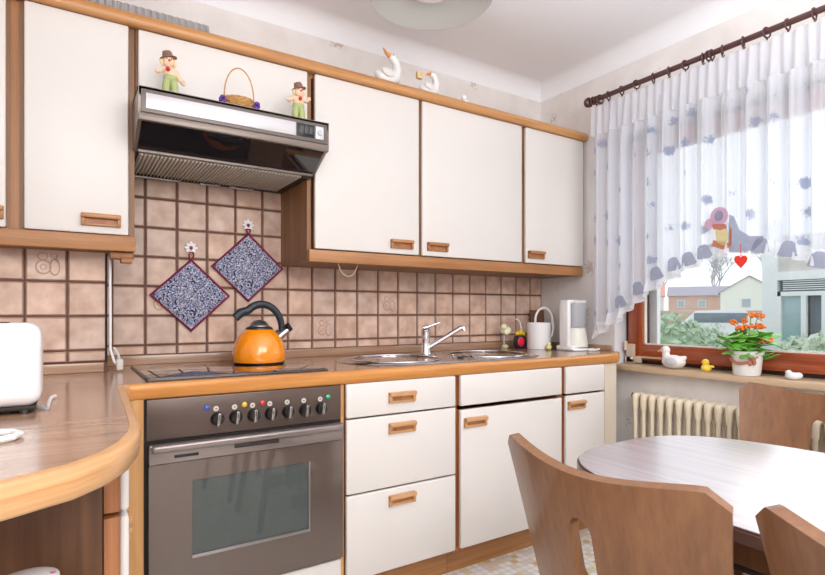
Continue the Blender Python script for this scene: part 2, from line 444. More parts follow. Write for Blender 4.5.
# tiles
def tilefield(name, xs, zs, y, xmin, xmax, zmaxf, label, decos):
    bm = bmesh.new(); lay = bm.loops.layers.float_color.new('tilecol')
    def quad(vs, c):
        f = bm.faces.new([bm.verts.new(v) for v in vs])
        for l in f.loops: l[lay] = c
    g = .0025; t = .007; bv = .005
    for a, b_ in zip(xs, xs[1:]):
        for c, d in zip(zs, zs[1:]):
            x0, x1 = max(a + g, xmin), min(b_ - g, xmax)
            zm = zmaxf((a + b_) / 2)
            z0, z1 = c + g, min(d - g, zm)
            if x1 - x0 < .006 or z1 - z0 < .006: continue
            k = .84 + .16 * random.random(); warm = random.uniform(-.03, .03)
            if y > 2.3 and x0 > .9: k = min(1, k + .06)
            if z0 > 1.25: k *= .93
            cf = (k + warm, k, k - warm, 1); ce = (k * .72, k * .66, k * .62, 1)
            i = [(x0 + bv, y - t, z0 + bv), (x1 - bv, y - t, z0 + bv), (x1 - bv, y - t, z1 - bv), (x0 + bv, y - t, z1 - bv)]
            h = [(x0 + .002, y - t + .002, z0 + .002), (x1 - .002, y - t + .002, z0 + .002), (x1 - .002, y - t + .002, z1 - .002), (x0 + .002, y - t + .002, z1 - .002)]
            o = [(x0, y, z0), (x1, y, z0), (x1, y, z1), (x0, y, z1)]
            quad(i, cf)
            for q in range(4):
                r_ = (q + 1) % 4
                quad([h[q], h[r_], i[r_], i[q]], ce); quad([o[q], o[r_], h[r_], h[q]], ce)
    # relief tiles
    for (cx_, cz_) in decos:
        def blob(px, pz, rx, rz, n=14, col=(.78, .68, .62, 1)):
            for s_ in range(n):
                a0 = 2 * PI * s_ / n; a1 = 2 * PI * (s_ + 1) / n
                P = [(px + rx * math.cos(a0), pz + rz * math.sin(a0)), (px + rx * math.cos(a1), pz + rz * math.sin(a1)),
                     (px + .78 * rx * math.cos(a1), pz + .78 * rz * math.sin(a1)), (px + .78 * rx * math.cos(a0), pz + .78 * rz * math.sin(a0))]
                yy = [y - t - .0003, y - t - .0003, y - t - .0022, y - t - .0022]
                quad([(p[0], q_, p[1]) for p, q_ in zip(P, yy)], col)
        blob(cx_ - .008, cz_ - .012, .024, .026); blob(cx_ - .01, cz_ + .024, .016, .014)
        blob(cx_ + .024, cz_ - .012, .016, .03); blob(cx_ + .022, cz_ + .026, .011, .01); blob(cx_ - .008, cz_ - .012, .01, .01)
    me = bpy.data.meshes.new(name); bm.to_mesh(me); bm.free(); me.materials.append(M['tile'])
    ob = bpy.data.objects.new(name, me); COL.objects.link(ob)
    return struct(ob, label, 'wall tiles')
P = .1196
xs = [.276 + P * i for i in range(-2, 20)]
zs = [.915] + [.957 + .1196 * i for i in range(0, 8)]
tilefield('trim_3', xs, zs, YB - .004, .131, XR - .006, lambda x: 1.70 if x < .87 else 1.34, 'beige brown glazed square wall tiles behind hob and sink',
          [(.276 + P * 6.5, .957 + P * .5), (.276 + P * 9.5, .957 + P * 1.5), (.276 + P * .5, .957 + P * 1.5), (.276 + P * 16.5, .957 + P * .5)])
struct(MB().box(.129, XR, YB - .005, YB - .001, ZT, 1.75).build('trim_4', M['grout']), 'dark grout between the wall tiles', 'grout')
xs2 = [.129 - .12 * i for i in range(7)][::-1]
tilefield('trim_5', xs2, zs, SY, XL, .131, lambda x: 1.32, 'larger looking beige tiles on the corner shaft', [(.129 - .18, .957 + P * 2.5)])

# window ------------------------------------------------------------
XW = 2.60
wn = struct(MB().box(XW + .03, XW + .09, WY1 - .05, WY1, WZ0 + .025, WZ1).box(XW + .03, XW + .09, WY0, WY0 + .05, WZ0 + .025, WZ1)
     .box(XW + .03, XW + .09, WY0 + .05, WY1 - .05, WZ0 + .025, WZ0 + .06).box(XW + .03, XW + .09, WY0 + .05, WY1 - .05, WZ1 - .06, WZ1).build('window_1', M['darkred']),
     'reddish varnished wooden window with one wide casement', 'window')
sy0, sy1, sz0, sz1 = WY0 + .035, WY1 - .035, WZ0 + .045, WZ1 - .035
ms = MB()
ms.box(XW, XW + .055, sy1 - .085, sy1, sz0, sz1, .006).box(XW, XW + .055, sy0, sy0 + .085, sz0, sz1, .006)
sash = ms.build('casement_stile', M['redwoodz'], wn)
ms = MB().box(XW, XW + .055, sy0 + .085, sy1 - .085, sz0, sz0 + .085, .006).box(XW, XW + .055, sy0 + .085, sy1 - .085, sz1 - .085, sz1, .006)
ms.build('casement_rail', M['redwood'], wn)
MB().box(XW + .03, XW + .036, sy0 + .08, sy1 - .08, sz0 + .08, sz1 - .08).build('window_pane', M['glass'], wn)
MB().box(XW + .018, XW + .03, sy1 - .093, sy1 - .085, sz0 + .085, sz1 - .085).box(XW + .018, XW + .03, sy0 + .085, sy1 - .085, sz0 + .085, sz0 + .091).build('glazing_bead', plain('bead_white', (238, 232, 224), .5), wn)
MB().box(XW + .005, XW + .035, sy0, sy1, WZ0 + .062, WZ0 + .068).build('weather_strip', M['steelrough'], wn)
hg = MB(); hg.box(XW - .012, XW + .004, sy1 - .045, sy1 + .004, sz0 - .018, sz0 + .085, .003).box(XW - .012, XW + .004, sy1 - .085, sy1 + .012, sz0 - .015, sz0 + .018, .003)
hg.tube([(XW - .02, sy1 - .0, sz0 + .05), (XW - .02, sy1 - .0, sz0 + .1)], .009, 10).ball((XW - .018, sy1 - .035, sz0 + .008), .009)
hg.build('window_hinge', plain('hinge_metal', (222, 206, 188), .35, .3), wn)
hb = MB(); hb.box(XW - .01, XW, sy1 - .26, sy1 - .06, sz0 + .012, sz0 + .022, .002); hb.build('tilt_stay_bar', M['sill'], wn)
MB().box(XW + .10, XW + .13, sy1 - .108, sy1 - .055, sz0, sz1).build('outer_guide_rail', plain('guide_white', (236, 238, 242), .5), wn)
MB().box(XW + .060, XW + .066, sy1 - .086, sy1 - .072, sz0 + .08, sz1 - .08).build('outer_gasket', M['gasket'], wn)
# reveal lining
struct(MB().box(XR - .001, XW + .03, WY1 - .003, WY1 + .001, WZ0, WZ1).build('trim_6', plain('reveal_white', (240, 240, 244), .8)), 'white window reveal', 'reveal')
# sill
struct(MB().box(2.455, XW + .03, WY0 - .1, 1.885, .787, .815, .004).build('trim_7', M['sill']), 'light wood-toned window sill board over the radiator', 'sill')

# ------------------------------------------------------------------ cabinets
FB = 1.775   # base front plane (faces of the doors)
def pull(parent, xc, zc, y, mat, w=.116, h=.040):
    """recessed wooden bar pull: frame with a lipped top rail"""
    m = MB()
    m.box(xc - w / 2, xc + w / 2, y - .004, y + .002, zc - h / 2, zc + h / 2, .001)
    m.box(xc - w / 2, xc + w / 2, y - .022, y - .003, zc + h * .12, zc + h / 2, .003)
    m.box(xc - w / 2, xc - w / 2 + .011, y - .014, y - .003, zc - h / 2, zc + h / 2, .002)
    m.box(xc + w / 2 - .011, xc + w / 2, y - .014, y - .003, zc - h / 2, zc + h / 2, .002)
    m.box(xc - w / 2, xc + w / 2, y - .010, y - .003, zc - h / 2, zc - h * .28, .002)
    hd = m.build('handle', mat, parent)
    MB().box(xc - w / 2 + .012, xc + w / 2 - .012, y - .0055, y - .0035, zc - h * .26, zc + h * .12).build('finger_recess', M['edge'], hd)
    return hd
def front(parent, name, x0, x1, z0, z1, y, edge=True):
    d = MB().box(x0, x1, y - .018, y, z0, z1, .005, 3).build(name, M['white'], parent)
    if edge:
        MB().box(x0 + .001, x1 - .001, y - .004, y + .014, z0 + .001, z1 - .001).build('edge_strip', M['edge'], d)
    return d

# --- upper cabinets
FU = 2.11
def wall_cab(x0, x1, z0, z1, doorspan, label, handle_x=None, y1=YB - .008, hmat=None, door_z=None):
    c = thing('wall_cabinet', label, 'cabinet', ((x0 + x1) / 2, FU + .1, z0), 'white-fronted oak wall cabinets')
    m = MB(); t = .018
    m.box(x0, x0 + t, FU, y1, z0, z1).box(x1 - t, x1, FU, y1, z0, z1).box(x0 + t, x1 - t, FU, y1, z0, z0 + t).box(x0 + t, x1 - t, FU, y1, z1 - t, z1).box(x0 + t, x1 - t, y1 - .006, y1, z0 + t, z1 - t)
    m.build('carcass', M['side'], c)
    dz = door_z or (z0 + .052, z1 - .002)
    d = front(c, 'door', doorspan[0], doorspan[1], dz[0], dz[1], FU - .002)
    if handle_x is not None: pull(d, handle_x, 1.398, FU - .020, hmat or M['pullu'])
    return c
ZU, ZUT = 1.302, 2.075
wall_cab(-.60, -.142, ZU, ZUT, (-.59, -.152), 'white-doored wall cabinet at the far left edge of the row', -.215, y1=SY - .008)
wall_cab(-.118, .206, ZU, ZUT, (-.106, .186), 'white-doored wall cabinet left of the extractor hood', .104, y1=SY - .008)
c = wall_cab(.209, .838, 1.835, ZUT, (.216, .835), 'short white-fronted cabinet above the extractor hood', None, door_z=(1.837, ZUT - .003))
wall_cab(.840, 1.384, ZU, ZUT, (.868, 1.380), 'white-doored wall cabinet directly right of the extractor hood', 1.284)
wall_cab(1.388, 2.040, ZU, ZUT, (1.398, 2.030), 'wide white-doored wall cabinet above the sink, middle of the right three', 1.481)
wall_cab(2.046, 2.522, ZU, ZUT, (2.058, 2.512), 'white-doored wall cabinet next to the window corner', 2.128)
MB().box(-.142, -.1185, FU + .004, SY - .01, ZU, ZUT).build('filler_strip', M['oakz'], bpy.data.objects['wall_cabinet'])
# gap trims between doors
# cornice
m = MB()
def sweep_x(m, prof, x0, x1):
    b = bmesh.new()
    A = [b.verts.new((x0, y, z)) for y, z in prof]; B = [b.verts.new((x1, y, z)) for y, z in prof]
    n = len(prof)
    b.faces.new(A); b.faces.new(B[::-1])
    for i in range(n): b.faces.new((A[i], B[i], B[(i + 1) % n], A[(i + 1) % n]))
    bmesh.ops.recalc_face_normals(b, faces=b.faces[:])
    return m._merge(b)
prof = [(2.075, 2.074), (2.068, 2.079), (2.066, 2.094), (2.070, 2.108), (2.08, 2.118), (2.095, 2.122), (2.42, 2.122), (2.42, 2.112), (2.13, 2.112), (2.13, 2.078)]
sweep_x(m, prof, -.60, .129) if False else None
sweep_x(m, [(y if y < 2.3 else YB - .006, z) for y, z in prof], .135, 2.524)
sweep_x(m, [(y if y < 2.3 else SY - .006, z) for y, z in prof], -.60, .135)
tag(m.build('cornice', M['cornice'], sharp=50), 'long rounded oak cornice capping all the wall cabinets', 'cornice')
m = MB().box(-.60, .207, FU - .022, FU - .001, 1.299, 1.351, .003)
tag(m.build('light_rail', M['oak']), 'oak rail under the left wall cabinets', 'cabinet rail')
m = MB().box(.842, 2.505, FU - .022, FU - .001, 1.299, 1.349, .003)
tag(m.build('light_rail', M['oak']), 'long oak rail under the right wall cabinets', 'cabinet rail')
m = MB().box(.132, .205, FU + .004, FU + .05, 1.275, 1.30, .003).box(.165, .20, FU + .004, FU + .045, 1.262, 1.276, .002)
tag(m.build('socket_block', M['oakz']), 'small wooden block under the left wall cabinet end', 'block')

# --- extractor hood
hood = thing('extractor_hood', 'brown and silver extractor hood under the short cabinet', 'extractor hood', (.53, 2.1, 1.636))
hx0, hx1 = .200, .862
hoodbrown = plain('hood_brown_metal', (128, 116, 108), .32, .3)
m = MB()
yz = [(1.945, 1.712), (1.940, 1.722), (1.940, 1.812), (1.955, 1.822), (YB - .02, 1.822), (YB - .02, 1.64), (2.075, 1.655), (1.965, 1.712)]
def side(m, x0, x1, yz): sweep_x(m, yz, x0, x1)
side(m, hx0, hx0 + .012, yz); side(m, hx1 - .012, hx1, yz)
m.box(hx0, hx1, 1.94, 1.952, 1.79, 1.822, .002).box(hx0, hx1, 1.94, 2.10, 1.812, 1.822)
m.box(hx0, hx1, 1.938, 1.955, 1.712, 1.738, .004)
m.box(hx0 + .012, hx1 - .012, 1.952, YB - .02, 1.80, 1.812).box(hx0 + .012, hx1 - .012, YB - .03, YB - .02, 1.64, 1.80)
m.build('housing', hoodbrown, hood)
MB().box(hx0 + .008, hx1 - .008, 1.9365, 1.941, 1.738, 1.812, .001).build('fascia_frame', plain('hood_lines', (112, 104, 100), .4, .3), hood)
MB().box(hx0 + .022, hx1 - .135, 1.934, 1.938, 1.750, 1.800, .001).build('fascia_panel', plain('brushed_alu', (206, 204, 208), .35, .35), hood)
MB().box(hx1 - .130, hx1 - .062, 1.934, 1.938, 1.752, 1.800, .001).box(hx1 - .126, hx1 - .066, 1.931, 1.935, 1.757, 1.795, .001).build('switch_panel', M['black'], hood)
m = MB()
for i in range(3): m.box(hx1 - .122 + .019 * i, hx1 - .106 + .019 * i, 1.928, 1.932, 1.763, 1.79, .001)
m.build('slider_switch', plain('dark_grey', (70, 70, 72), .4), hood)
MB().box(hx1 - .056, hx1 - .024, 1.934, 1.938, 1.752, 1.800, .001).build('badge_plate', plain('pale_alu', (214, 214, 222), .3, .3), hood)
m = MB().lathe([(0, 0), (.011, 0), (.010, .006), (0, .006)], (hx1 - .040, 1.934, 1.776), 20, RX(PI / 2)); m.build('fan_dial', M['steelrough'], hood)
sm = plain('smoked_visor', (30, 28, 32), .06, coat=1.0)
m = MB().poly([(hx0 + .012, 1.958, 1.715), (hx1 - .012, 1.958, 1.715), (hx1 - .012, 2.078, 1.650), (hx0 + .012, 2.078, 1.650)])
m.poly([(hx0 + .012, 1.96, 1.718), (hx1 - .012, 1.96, 1.718), (hx1 - .012, 2.08, 1.653), (hx0 + .012, 2.08, 1.653)])
m.build('smoked_visor', sm, hood)
MB().box(hx0 + .012, hx1 - .012, 2.068, 2.084, 1.641, 1.652, .003).build('visor_lip', hoodbrown, hood)
m = MB()
nfil = 46
for i in range(nfil):
    x = hx0 + .024 + (hx1 - hx0 - .085) * i / (nfil - 1)
    m.box(x, x + .0055, 2.086, 2.40, 1.636, 1.647, .001)
for k in range(16): m.box(hx0 + .02, hx1 - .055, 2.09 + .0195 * k, 2.094 + .0195 * k, 1.642, 1.646)
m.build('grease_filter', plain('filter_alu', (222, 216, 208), .4, .15), hood)
MB().box(hx0 + .014, hx1 - .014, 2.08, 2.42, 1.652, 1.66).box(hx1 - .056, hx1 - .014, 2.086, 2.42, 1.636, 1.652).box(hx0 + .012, hx1 - .014, 2.402, 2.418, 1.634, 1.65).build('filter_frame', M['black'], hood)
MB().tube([(hx0 + .03, 2.395, 1.630), (hx0 + .20, 2.395, 1.630)], .005).box(hx0 + .28, hx0 + .36, 2.388, 2.40, 1.626, 1.634, .001).box(hx0 + .40, hx0 + .5, 2.388, 2.40, 1.626, 1.634, .001).build('filter_clip', M['steelrough'], hood)

# --- base cabinets
def base_cab(x0, x1, label, group='white-fronted oak base cabinets', name='base_cabinet'):
    c = thing(name, label, 'cabinet', ((x0 + x1) / 2, 2.1, 0), group)
    t = .018; m = MB()
    m.box(x0, x0 + t, FB + .012, YB - .02, .10, .838).box(x1 - t, x1, FB + .012, YB - .02, .10, .838).box(x0 + t, x1 - t, FB + .012, YB - .02, .10, .118).box(x0 + t, x1 - t, YB - .03, YB - .02, .118, .838)
    m.box(x0 + t, x1 - t, FB + .012, FB + .1, .820, .838)
    m.build('carcass', M['edge'], c)
    MB().box(x0, x1, FB + .055, FB + .07, 0, .118).build('plinth', M['oak'], c)
    return c
c = base_cab(.846, 1.345, 'base cabinet with three white drawers, right of the oven')
for z0, z1, hz in ((.709, .832, .770), (.434, .703, .655), (.122, .428, .384)):
    d = front(c, 'drawer', .850, 1.338, z0, z1, FB); pull(d, 1.080, hz, FB - .018, M['pull'])
c = base_cab(1.347, 1.975, 'wide base cabinet under the sink with one big white door')
d = front(c, 'drawer_front', 1.366, 1.962, .706, .832, FB)
d = front(c, 'door', 1.366, 1.962, .122, .690, FB); pull(d, 1.437, .637, FB - .018, M['pull'])
c = base_cab(1.977, 2.290, 'narrow white base cabinet nearest the window')
d = front(c, 'drawer', 1.992, 2.270, .704, .832, FB)
d = front(c, 'door', 1.992, 2.270, .122, .695, FB); pull(d, 2.056, .650, FB - .018, M['pull'])
m = MB().box(2.292, 2.385, FB + .0, FB + .018, .0, .838).box(2.367, 2.385, FB + .018, YB - .02, 0, .838)
m.build('side_panel', plain('filler_beige', (222, 210, 194), .5), c, label='beige side panel')

# oven housing and oven
c = thing('oven_cabinet', 'oak oven housing with a white lower drawer front', 'cabinet', (.52, 2.1, 0))
m = MB().box(.128, .196, FB - .012, FB + .012, .0, .838).box(.180, .196, FB + .012, YB - .02, .0, .838).box(.832, .844, FB - .005, YB - .02, .10, .838).box(.196, .832, FB + .05, YB - .02, .10, .118).box(.196, .832, FB + .02, YB - .02, .205, .216)
m.build('carcass', wood('light_oak_post', (190, 138, 82), (216, 168, 112), 'Z', .4), c)
MB().box(.198, .832, FB + .055, FB + .07, 0, .118).build('plinth', M['oak'], c)
front(c, 'drawer_front', .204, .828, .122, .214, FB)
ov = thing('built_in_oven', 'brown built-in oven with dark glass door and row of knobs', 'oven', (.515, 2.0, .222))
brown = plain('oven_brown_metal', (98, 84, 78), .34, .45, noise=.03)
FO = FB - .015
m = MB().box(.203, .829, FO, FO + .02, .710, .832, .003); m.build('control_panel', brown, ov)
m = MB().box(.198, .832, FO + .010, FO + .022, .222, .836); m.build('front_seal', M['gasket'], ov)
m = MB().box(.205, .215, FB + .012, 2.33, .225, .83).box(.817, .827, FB + .012, 2.33, .225, .83).box(.215, .817, FB + .012, 2.33, .225, .235).box(.215, .817, FB + .012, 2.33, .70, .71).box(.215, .817, 2.32, 2.33, .235, .70)
m.build('oven_cavity', plain('cavity_enamel', (160, 168, 168), .4, noise=.1), ov)
kx = [.404, .461, .518, .575, .634, .693, .753]
for x in kx:
    k = MB().lathe([(0, 0), (.0215, 0), (.0205, .006), (.017, .012), (.016, .016), (0, .016)], (x, FO - .001, .757), 24, RX(PI / 2)).build('knob', M['black'], ov)
    a = .12
    MB().box(x - .0042, x + .0042, FO - .028, FO - .014, .738, .777, .0015, rot=RY(a)).build('knob_grip', plain('knob_silver', (176, 172, 168), .25, .7), k)
    MB().box(x - .0012, x + .0012, FO - .0295, FO - .0275, .760, .775, rot=RY(a)).build('pointer_line', M['black'], k)
    pl = MB().lathe([(0, 0), (.0085, 0), (.008, .002), (0, .002)], (x - .004, FO - .0, .789), 16, RX(PI / 2)).build('symbol_disc', plain('disc_pale', (214, 206, 196), .5), ov)
    MB().box(x - .008, x, FO - .0028, FO - .0018, .7885, .7900).box(x - .0045, x - .0035, FO - .0028, FO - .0018, .785, .793).build('symbol_mark', M['gasket'], pl)
for x, cname, rgb in ((.372, 'blue', (40, 84, 190)), (.488, 'yellow', (232, 190, 40)), (.547, 'red', (214, 40, 44)), (.779, 'green', (40, 170, 120))):
    MB().lathe([(0, 0), (.0085, 0), (.008, .003), (.004, .0055), (0, .006)], (x, FO - .0, .794), 16, RX(PI / 2)).build('indicator_light', plain('lamp_' + cname, rgb, .25, coat=.5), ov, label=cname + ' indicator light')
dr = MB()
# door frame around the window
X0, X1, Z0, Z1 = .208, .831, .224, .698
wx0, wx1, wz0, wz1 = .328, .702, .352, .580
dr.box(X0, wx0, FO - .012, FO + .008, Z0, .640).box(wx1, X1, FO - .012, FO + .008, Z0, .640).box(wx0, wx1, FO - .012, FO + .008, Z0, wz0).box(wx0, wx1, FO - .012, FO + .008, wz1, .640)
gl = plain('oven_door_glass', (104, 92, 86), .16, .25, coat=1.0)
door = dr.build('door', gl, ov)
MB().box(wx0 - .002, wx1 + .002, FO - .008, FO - .004, wz0 - .002, wz1 + .002).build('door_window', M['ovenglass'], door)
MB().box(wx0, wx1, FO - .0135, FO - .0115, wz0 - .010, wz0, .001).box(wx1, wx1 + .006, FO - .0135, FO - .0115, wz0 - .01, wz1, .001).build('window_trim', M['steelrough'], door)
st = plain('oven_strip', (150, 140, 138), .28, .6)
m = MB().box(X0, X1, FO - .018, FO + .008, .642, .682, .003).box(X0 + .006, X1 - .006, FO - .034, FO - .012, .677, .700, .008, 3).box(X0, X1, FO - .02, FO - .0, .676, .700, .003)
m.build('door_handle', st, door)
m = MB().box(.452, .596, FO - .0215, FO - .017, .662, .679, .001); m.build('handle_recess', plain('slot_dark', (52, 46, 44), .4), door)
m = MB().box(.276, .345, FO - .020, FO - .0165, .656, .665, .001); m.build('vent_slot', M['black'], door)
for z in (.40, .455, .515):
    m = MB().tube([(.225, FB + .04, z), (.81, FB + .04, z)], .003, 6)
    for i in range(16): m.tube([(.24 + .036 * i, FB + .04, z), (.24 + .036 * i, 2.28, z)], .0018, 5)
    m.tube([(.225, 2.28, z), (.81, 2.28, z)], .003, 6)
    m.build('oven_rack', M['steel'], ov)

# --- left wing base
c = thing('base_cabinet', 'left wing base cabinet with dark wood end panel beneath the curved worktop', 'cabinet', (-.25, 1.6, 0), 'white-fronted oak base cabinets')
YE = 1.20
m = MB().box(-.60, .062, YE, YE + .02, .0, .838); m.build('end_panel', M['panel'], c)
m = MB().box(-.60, .060, YE + .02, 1.74, .10, .118).box(-.60, -.582, YE + .02, 2.18, .118, .838).box(.044, .062, YE + .06, 1.74, .118, .30); m.build('carcass', M['side'], c)
for nm, z0, z1 in (('drawer', .700, .822), ('door', .122, .690)):
    d = MB().box(.064, .092, YE + .002, 1.755, z0, z1, .002).build(nm, M['edge'], c)
    MB().box(.092, .108, YE + .0, 1.757, z0, z1, .007, 3).build('white_facing', M['white'], d)
    if nm == 'door':
        zc = .650
        MB().box(.108, .117, YE + .03, YE + .15, zc - .005, zc + .022, .003).box(.108, .113, YE + .03, YE + .15, zc - .022, zc - .008, .002).build('handle', M['pull'], d)
sh = MB()
pts = [(-.60, YE - .003)] + [(-.60, .84)] + [(-.36 + .42 * math.cos(math.radians(a)), YE - .003 + (.36) * math.sin(math.radians(a))) for a in range(-90, 1, 10)]
sh.prism(pts, .550, .568, .002)
tag(sh.build('corner_shelf', M['side']), 'rounded open end shelf below the curved worktop', 'shelf')

# --- worktop
def offset_path(path, d):
    out = []
    n = len(path)
    for i, p in enumerate(path):
        a = Vector(path[max(i - 1, 0)]); b = Vector(path[min(i + 1, n - 1)]); q = Vector(p)
        t1 = (q - a).normalized() if i > 0 else (b - q).normalized(); t2 = (b - q).normalized() if i < n - 1 else t1
        n1 = Vector((t1.y, -t1.x)); n2 = Vector((t2.y, -t2.x)); nn = (n1 + n2)
        nn = nn / max(.4, nn.length_squared / 2) if nn.length > 1e-6 else n1
        out.append((p[0] + nn.x * d, p[1] + nn.y * d))
    return out
# inner outline of the laminate surface, ordered so the outside lies to the right-hand side reversed
main = [(2.495, 1.845)] + arc(2.375, 1.80, .022, 40, -90, 6)[0:] 
main = [(2.50, 1.862), (2.44, 1.835)] + [(2.412, 1.812), (2.400, 1.792), (2.375, 1.778)] + [(.165, 1.776)]
wing = [(.150, 1.771), (.137, 1.757), (.128, 1.735), (.118, 1.50), (.108, 1.22), (.104, 1.14), (.095, 1.07), (.075, .998), (.045, .935), (.003, .886), (-.067, .846), (-.15, .819), (-.26, .804), (-.38, .797), (-.612, .790)]
path = main + wing
surf = path + [(-.612, SY - .002), (.133, SY - .002), (.133, YB - .008), (2.522, YB - .008), (2.522, 1.868)]
wt = thing('worktop', 'brown laminate worktop with orange oak edge and curved left end', 'worktop', (1.0, 2.0, .84))
MB().prism(surf, .8385, ZT).build('surface', M['top'], wt)
def nosing(path, mat):
    prof = [(-.001, .8330), (.012, .8332), (.017, .839), (.018, .862), (.017, .875), (.012, .8805), (-.001, .8808)]
    b = bmesh.new(); rows = []
    for d, z in prof:
        rows.append([b.verts.new((x, y, z)) for x, y in offset_path(path, -d)])
    for A, B in zip(rows, rows[1:]):
        for i in range(len(path) - 1): b.faces.new((A[i], A[i + 1], B[i + 1], B[i]))
    b.faces.new([r[0] for r in rows]); b.faces.new([r[-1] for r in rows][::-1])
    bmesh.ops.recalc_face_normals(b, faces=b.faces[:])
    m = MB(); m._merge(b); return m
nosing(main + [(.150, 1.771)], M['nosing']).build('front_edge', M['nosing'], wt, sharp=60)
nosing(wing, M['nosingy']).build('wing_edge', M['nosingy'], wt, sharp=60)
MB().box(.14, 2.50, YB - .026, YB - .013, ZT, .918, .003).build('upstand', M['top'], wt)
MB().box(-.60, .118, SY - .022, SY - .009, ZT, .914, .003).build('upstand', M['top'], wt)
MB().box(XR - .022, XR - .008, 1.90, YB - .03, ZT, .910, .003).build('upstand', M['top'], wt)

# --- hob
hob = thing('ceramic_hob', 'black ceramic hob set into the worktop under the kettle', 'hob', (.51, 2.06, ZT))
MB().box(.212, .803, 1.812, 2.305, ZT, .8865, .002).build('hob_frame', plain('hob_frame', (96, 88, 84), .3, .6), hob)
MB().box(.218, .797, 1.818, 2.299, .8855, .8885, .001).build('hob_glass', plain('hob_glass', (42, 34, 34), .04, coat=1.0), hob)
for x, y, r_ in ((.36, 1.95, .075), (.36, 2.17, .095), (.655, 1.95, .095), (.655, 2.17, .075)):
    m = MB().lathe([(r_ - .0015, 0), (r_, 0.0002), (r_ + .0015, 0)], (x, y, .8886), 48); m.build('heating_zone', plain('zone_ring', (120, 104, 98), .4), hob)

# --- sink
sink = thing('inset_sink', 'oval stainless steel inset sink with round bowl and drainer', 'sink', (1.49, 2.06, ZT))
def bowl_sheet(m):
    cx_, cy_, A, B = 1.50, 2.055, .525, .252
    bowls = [(1.235, 2.06, .195, .02), (1.76, 2.055, .190, .15)]
    def hgt(x, y):
        z = .8845
        for bx, by, br, dp in bowls:
            r_ = math.hypot(x - bx, y - by)
            if r_ < br:
                t_ = r_ / br
                z = min(z, .8845 - dp * min(1, (1 - t_) / .16 if dp > .05 else (1 - t_) / .1) )
        return z
    b = bmesh.new(); NR, NA = 60, 120
    rows = []
    for i in range(NR + 1):
        t_ = i / NR
        row = []
        for k in range(NA):
            a = 2 * PI * k / NA
            ca, sa = math.cos(a), math.sin(a)
            e = 2.6
            px = A * abs(ca) ** (2 / e) * (1 if ca >= 0 else -1); py = B * abs(sa) ** (2 / e) * (1 if sa >= 0 else -1)
            x, y = cx_ + px * t_, cy_ + py * t_
            z = hgt(x, y)
            if i >= NR - 2: z = [.8865, .887, .8808][i - NR + 2]
            row.append(b.verts.new((x, y, z)))
        rows.append(row)
    for R_, S_ in zip(rows, rows[1:]):
        for k in range(NA):
            j = (k + 1) % NA
            try: b.faces.new((R_[k], R_[j], S_[j], S_[k]))
            except Exception: pass
    bmesh.ops.remove_doubles(b, verts=b.verts[:], dist=1e-5)
    bmesh.ops.recalc_face_normals(b, faces=b.faces[:])
    m._merge(b)
m = MB(); bowl_sheet(m); sk = m.build('basin', plain('sink_steel', (196, 192, 192), .18, 1.0), sink, sharp=80)
m = MB()
m.tube([(1.235 + .197 * math.cos(a * PI / 24), 2.06 + .197 * math.sin(a * PI / 24), .8865) for a in range(48)], .0032, 8, closed=True)
m.tube([(1.76 + .193 * math.cos(a * PI / 24), 2.055 + .193 * math.sin(a * PI / 24), .8865) for a in range(48)], .0032, 8, closed=True)
m.build('bowl_rim', M['chrome'], sink)
MB().lathe([(0, 0), (.040, 0), (.038, .003), (.02, .002), (0, .004)], (1.76, 2.055, .7355), 24).build('drain', M['chrome'], sink)
MB().lathe([(0, .006), (.014, .006), (.018, 0)], (1.50, 1.935, .8865), 16).build('overflow_knob', M['black'], sink)
# tap
tap = thing('mixer_tap', 'chrome single lever mixer tap behind the sink', 'tap', (1.515, 2.235, .8855))
tx, ty = 1.515, 2.235
MB().lathe([(0, 0), (.029, 0), (.028, .008), (.0235, .014), (.022, .05), (.021, .095), (.0225, .100), (.0225, .118), (.016, .127), (0, .129)], (tx, ty, .8855), 28).build('tap_body', M['chrome'], tap)
MB().tube([(tx + .012, ty - .012, .920), (tx + .04, ty - .035, .942), (tx + .09, ty - .08, .982), (tx + .130, ty - .115, 1.014), (tx + .139, ty - .123, 1.016), (tx + .143, ty - .127, 1.000)], [.012, .012, .0115, .012, .012, .011], 14).build('spout', M['chrome'], tap)
MB().tube([(tx - .012, ty + .004, 1.012), (tx + .025, ty - .01, 1.024), (tx + .066, ty - .028, 1.040)], [.010, .007, .0055], 12).build('lever', M['chrome'], tap)

# --- kettle
kt = thing('whistling_kettle', 'orange enamel whistling kettle with black handle on the hob', 'kettle', (.655, 2.15, .8888))
kx_, ky_, kz_ = .655, 2.15, .8888
orange = plain('orange_enamel', (255, 150, 14), .14, coat=.8)
MB().lathe([(0, .004), (.098, .004), (.1, .010), (.103, .022), (.102, .045), (.095, .078), (.080, .108), (.062, .128), (.045, .139), (.040, .1415)], (kx_, ky_, kz_), 48).build('body', orange, kt, sharp=60)
MB().lathe([(0, 0), (.096, 0), (.099, .004), (.099, .010), (.09, .011)], (kx_, ky_, kz_), 48).build('base_ring', M['black'], kt)
MB().lathe([(.053, .134), (.052, .140), (.046, .1445), (.040, .146), (.038, .144)], (kx_, ky_, kz_), 40).build('collar', M['black'], kt)
lid = MB().lathe([(.040, .143), (.038, .149), (.026, .156), (.012, .159), (0, .160)], (kx_, ky_, kz_), 36).build('lid', M['steelrough'], kt)
MB().tube([(kx_ - .034, ky_, kz_ + .150), (kx_ - .02, ky_, kz_ + .162), (kx_, ky_, kz_ + .167), (kx_ + .02, ky_, kz_ + .162), (kx_ + .034, ky_, kz_ + .150)], [.004, .006, .006, .006, .004], 10).build('lid_grip', M['black'], lid)
hp = []
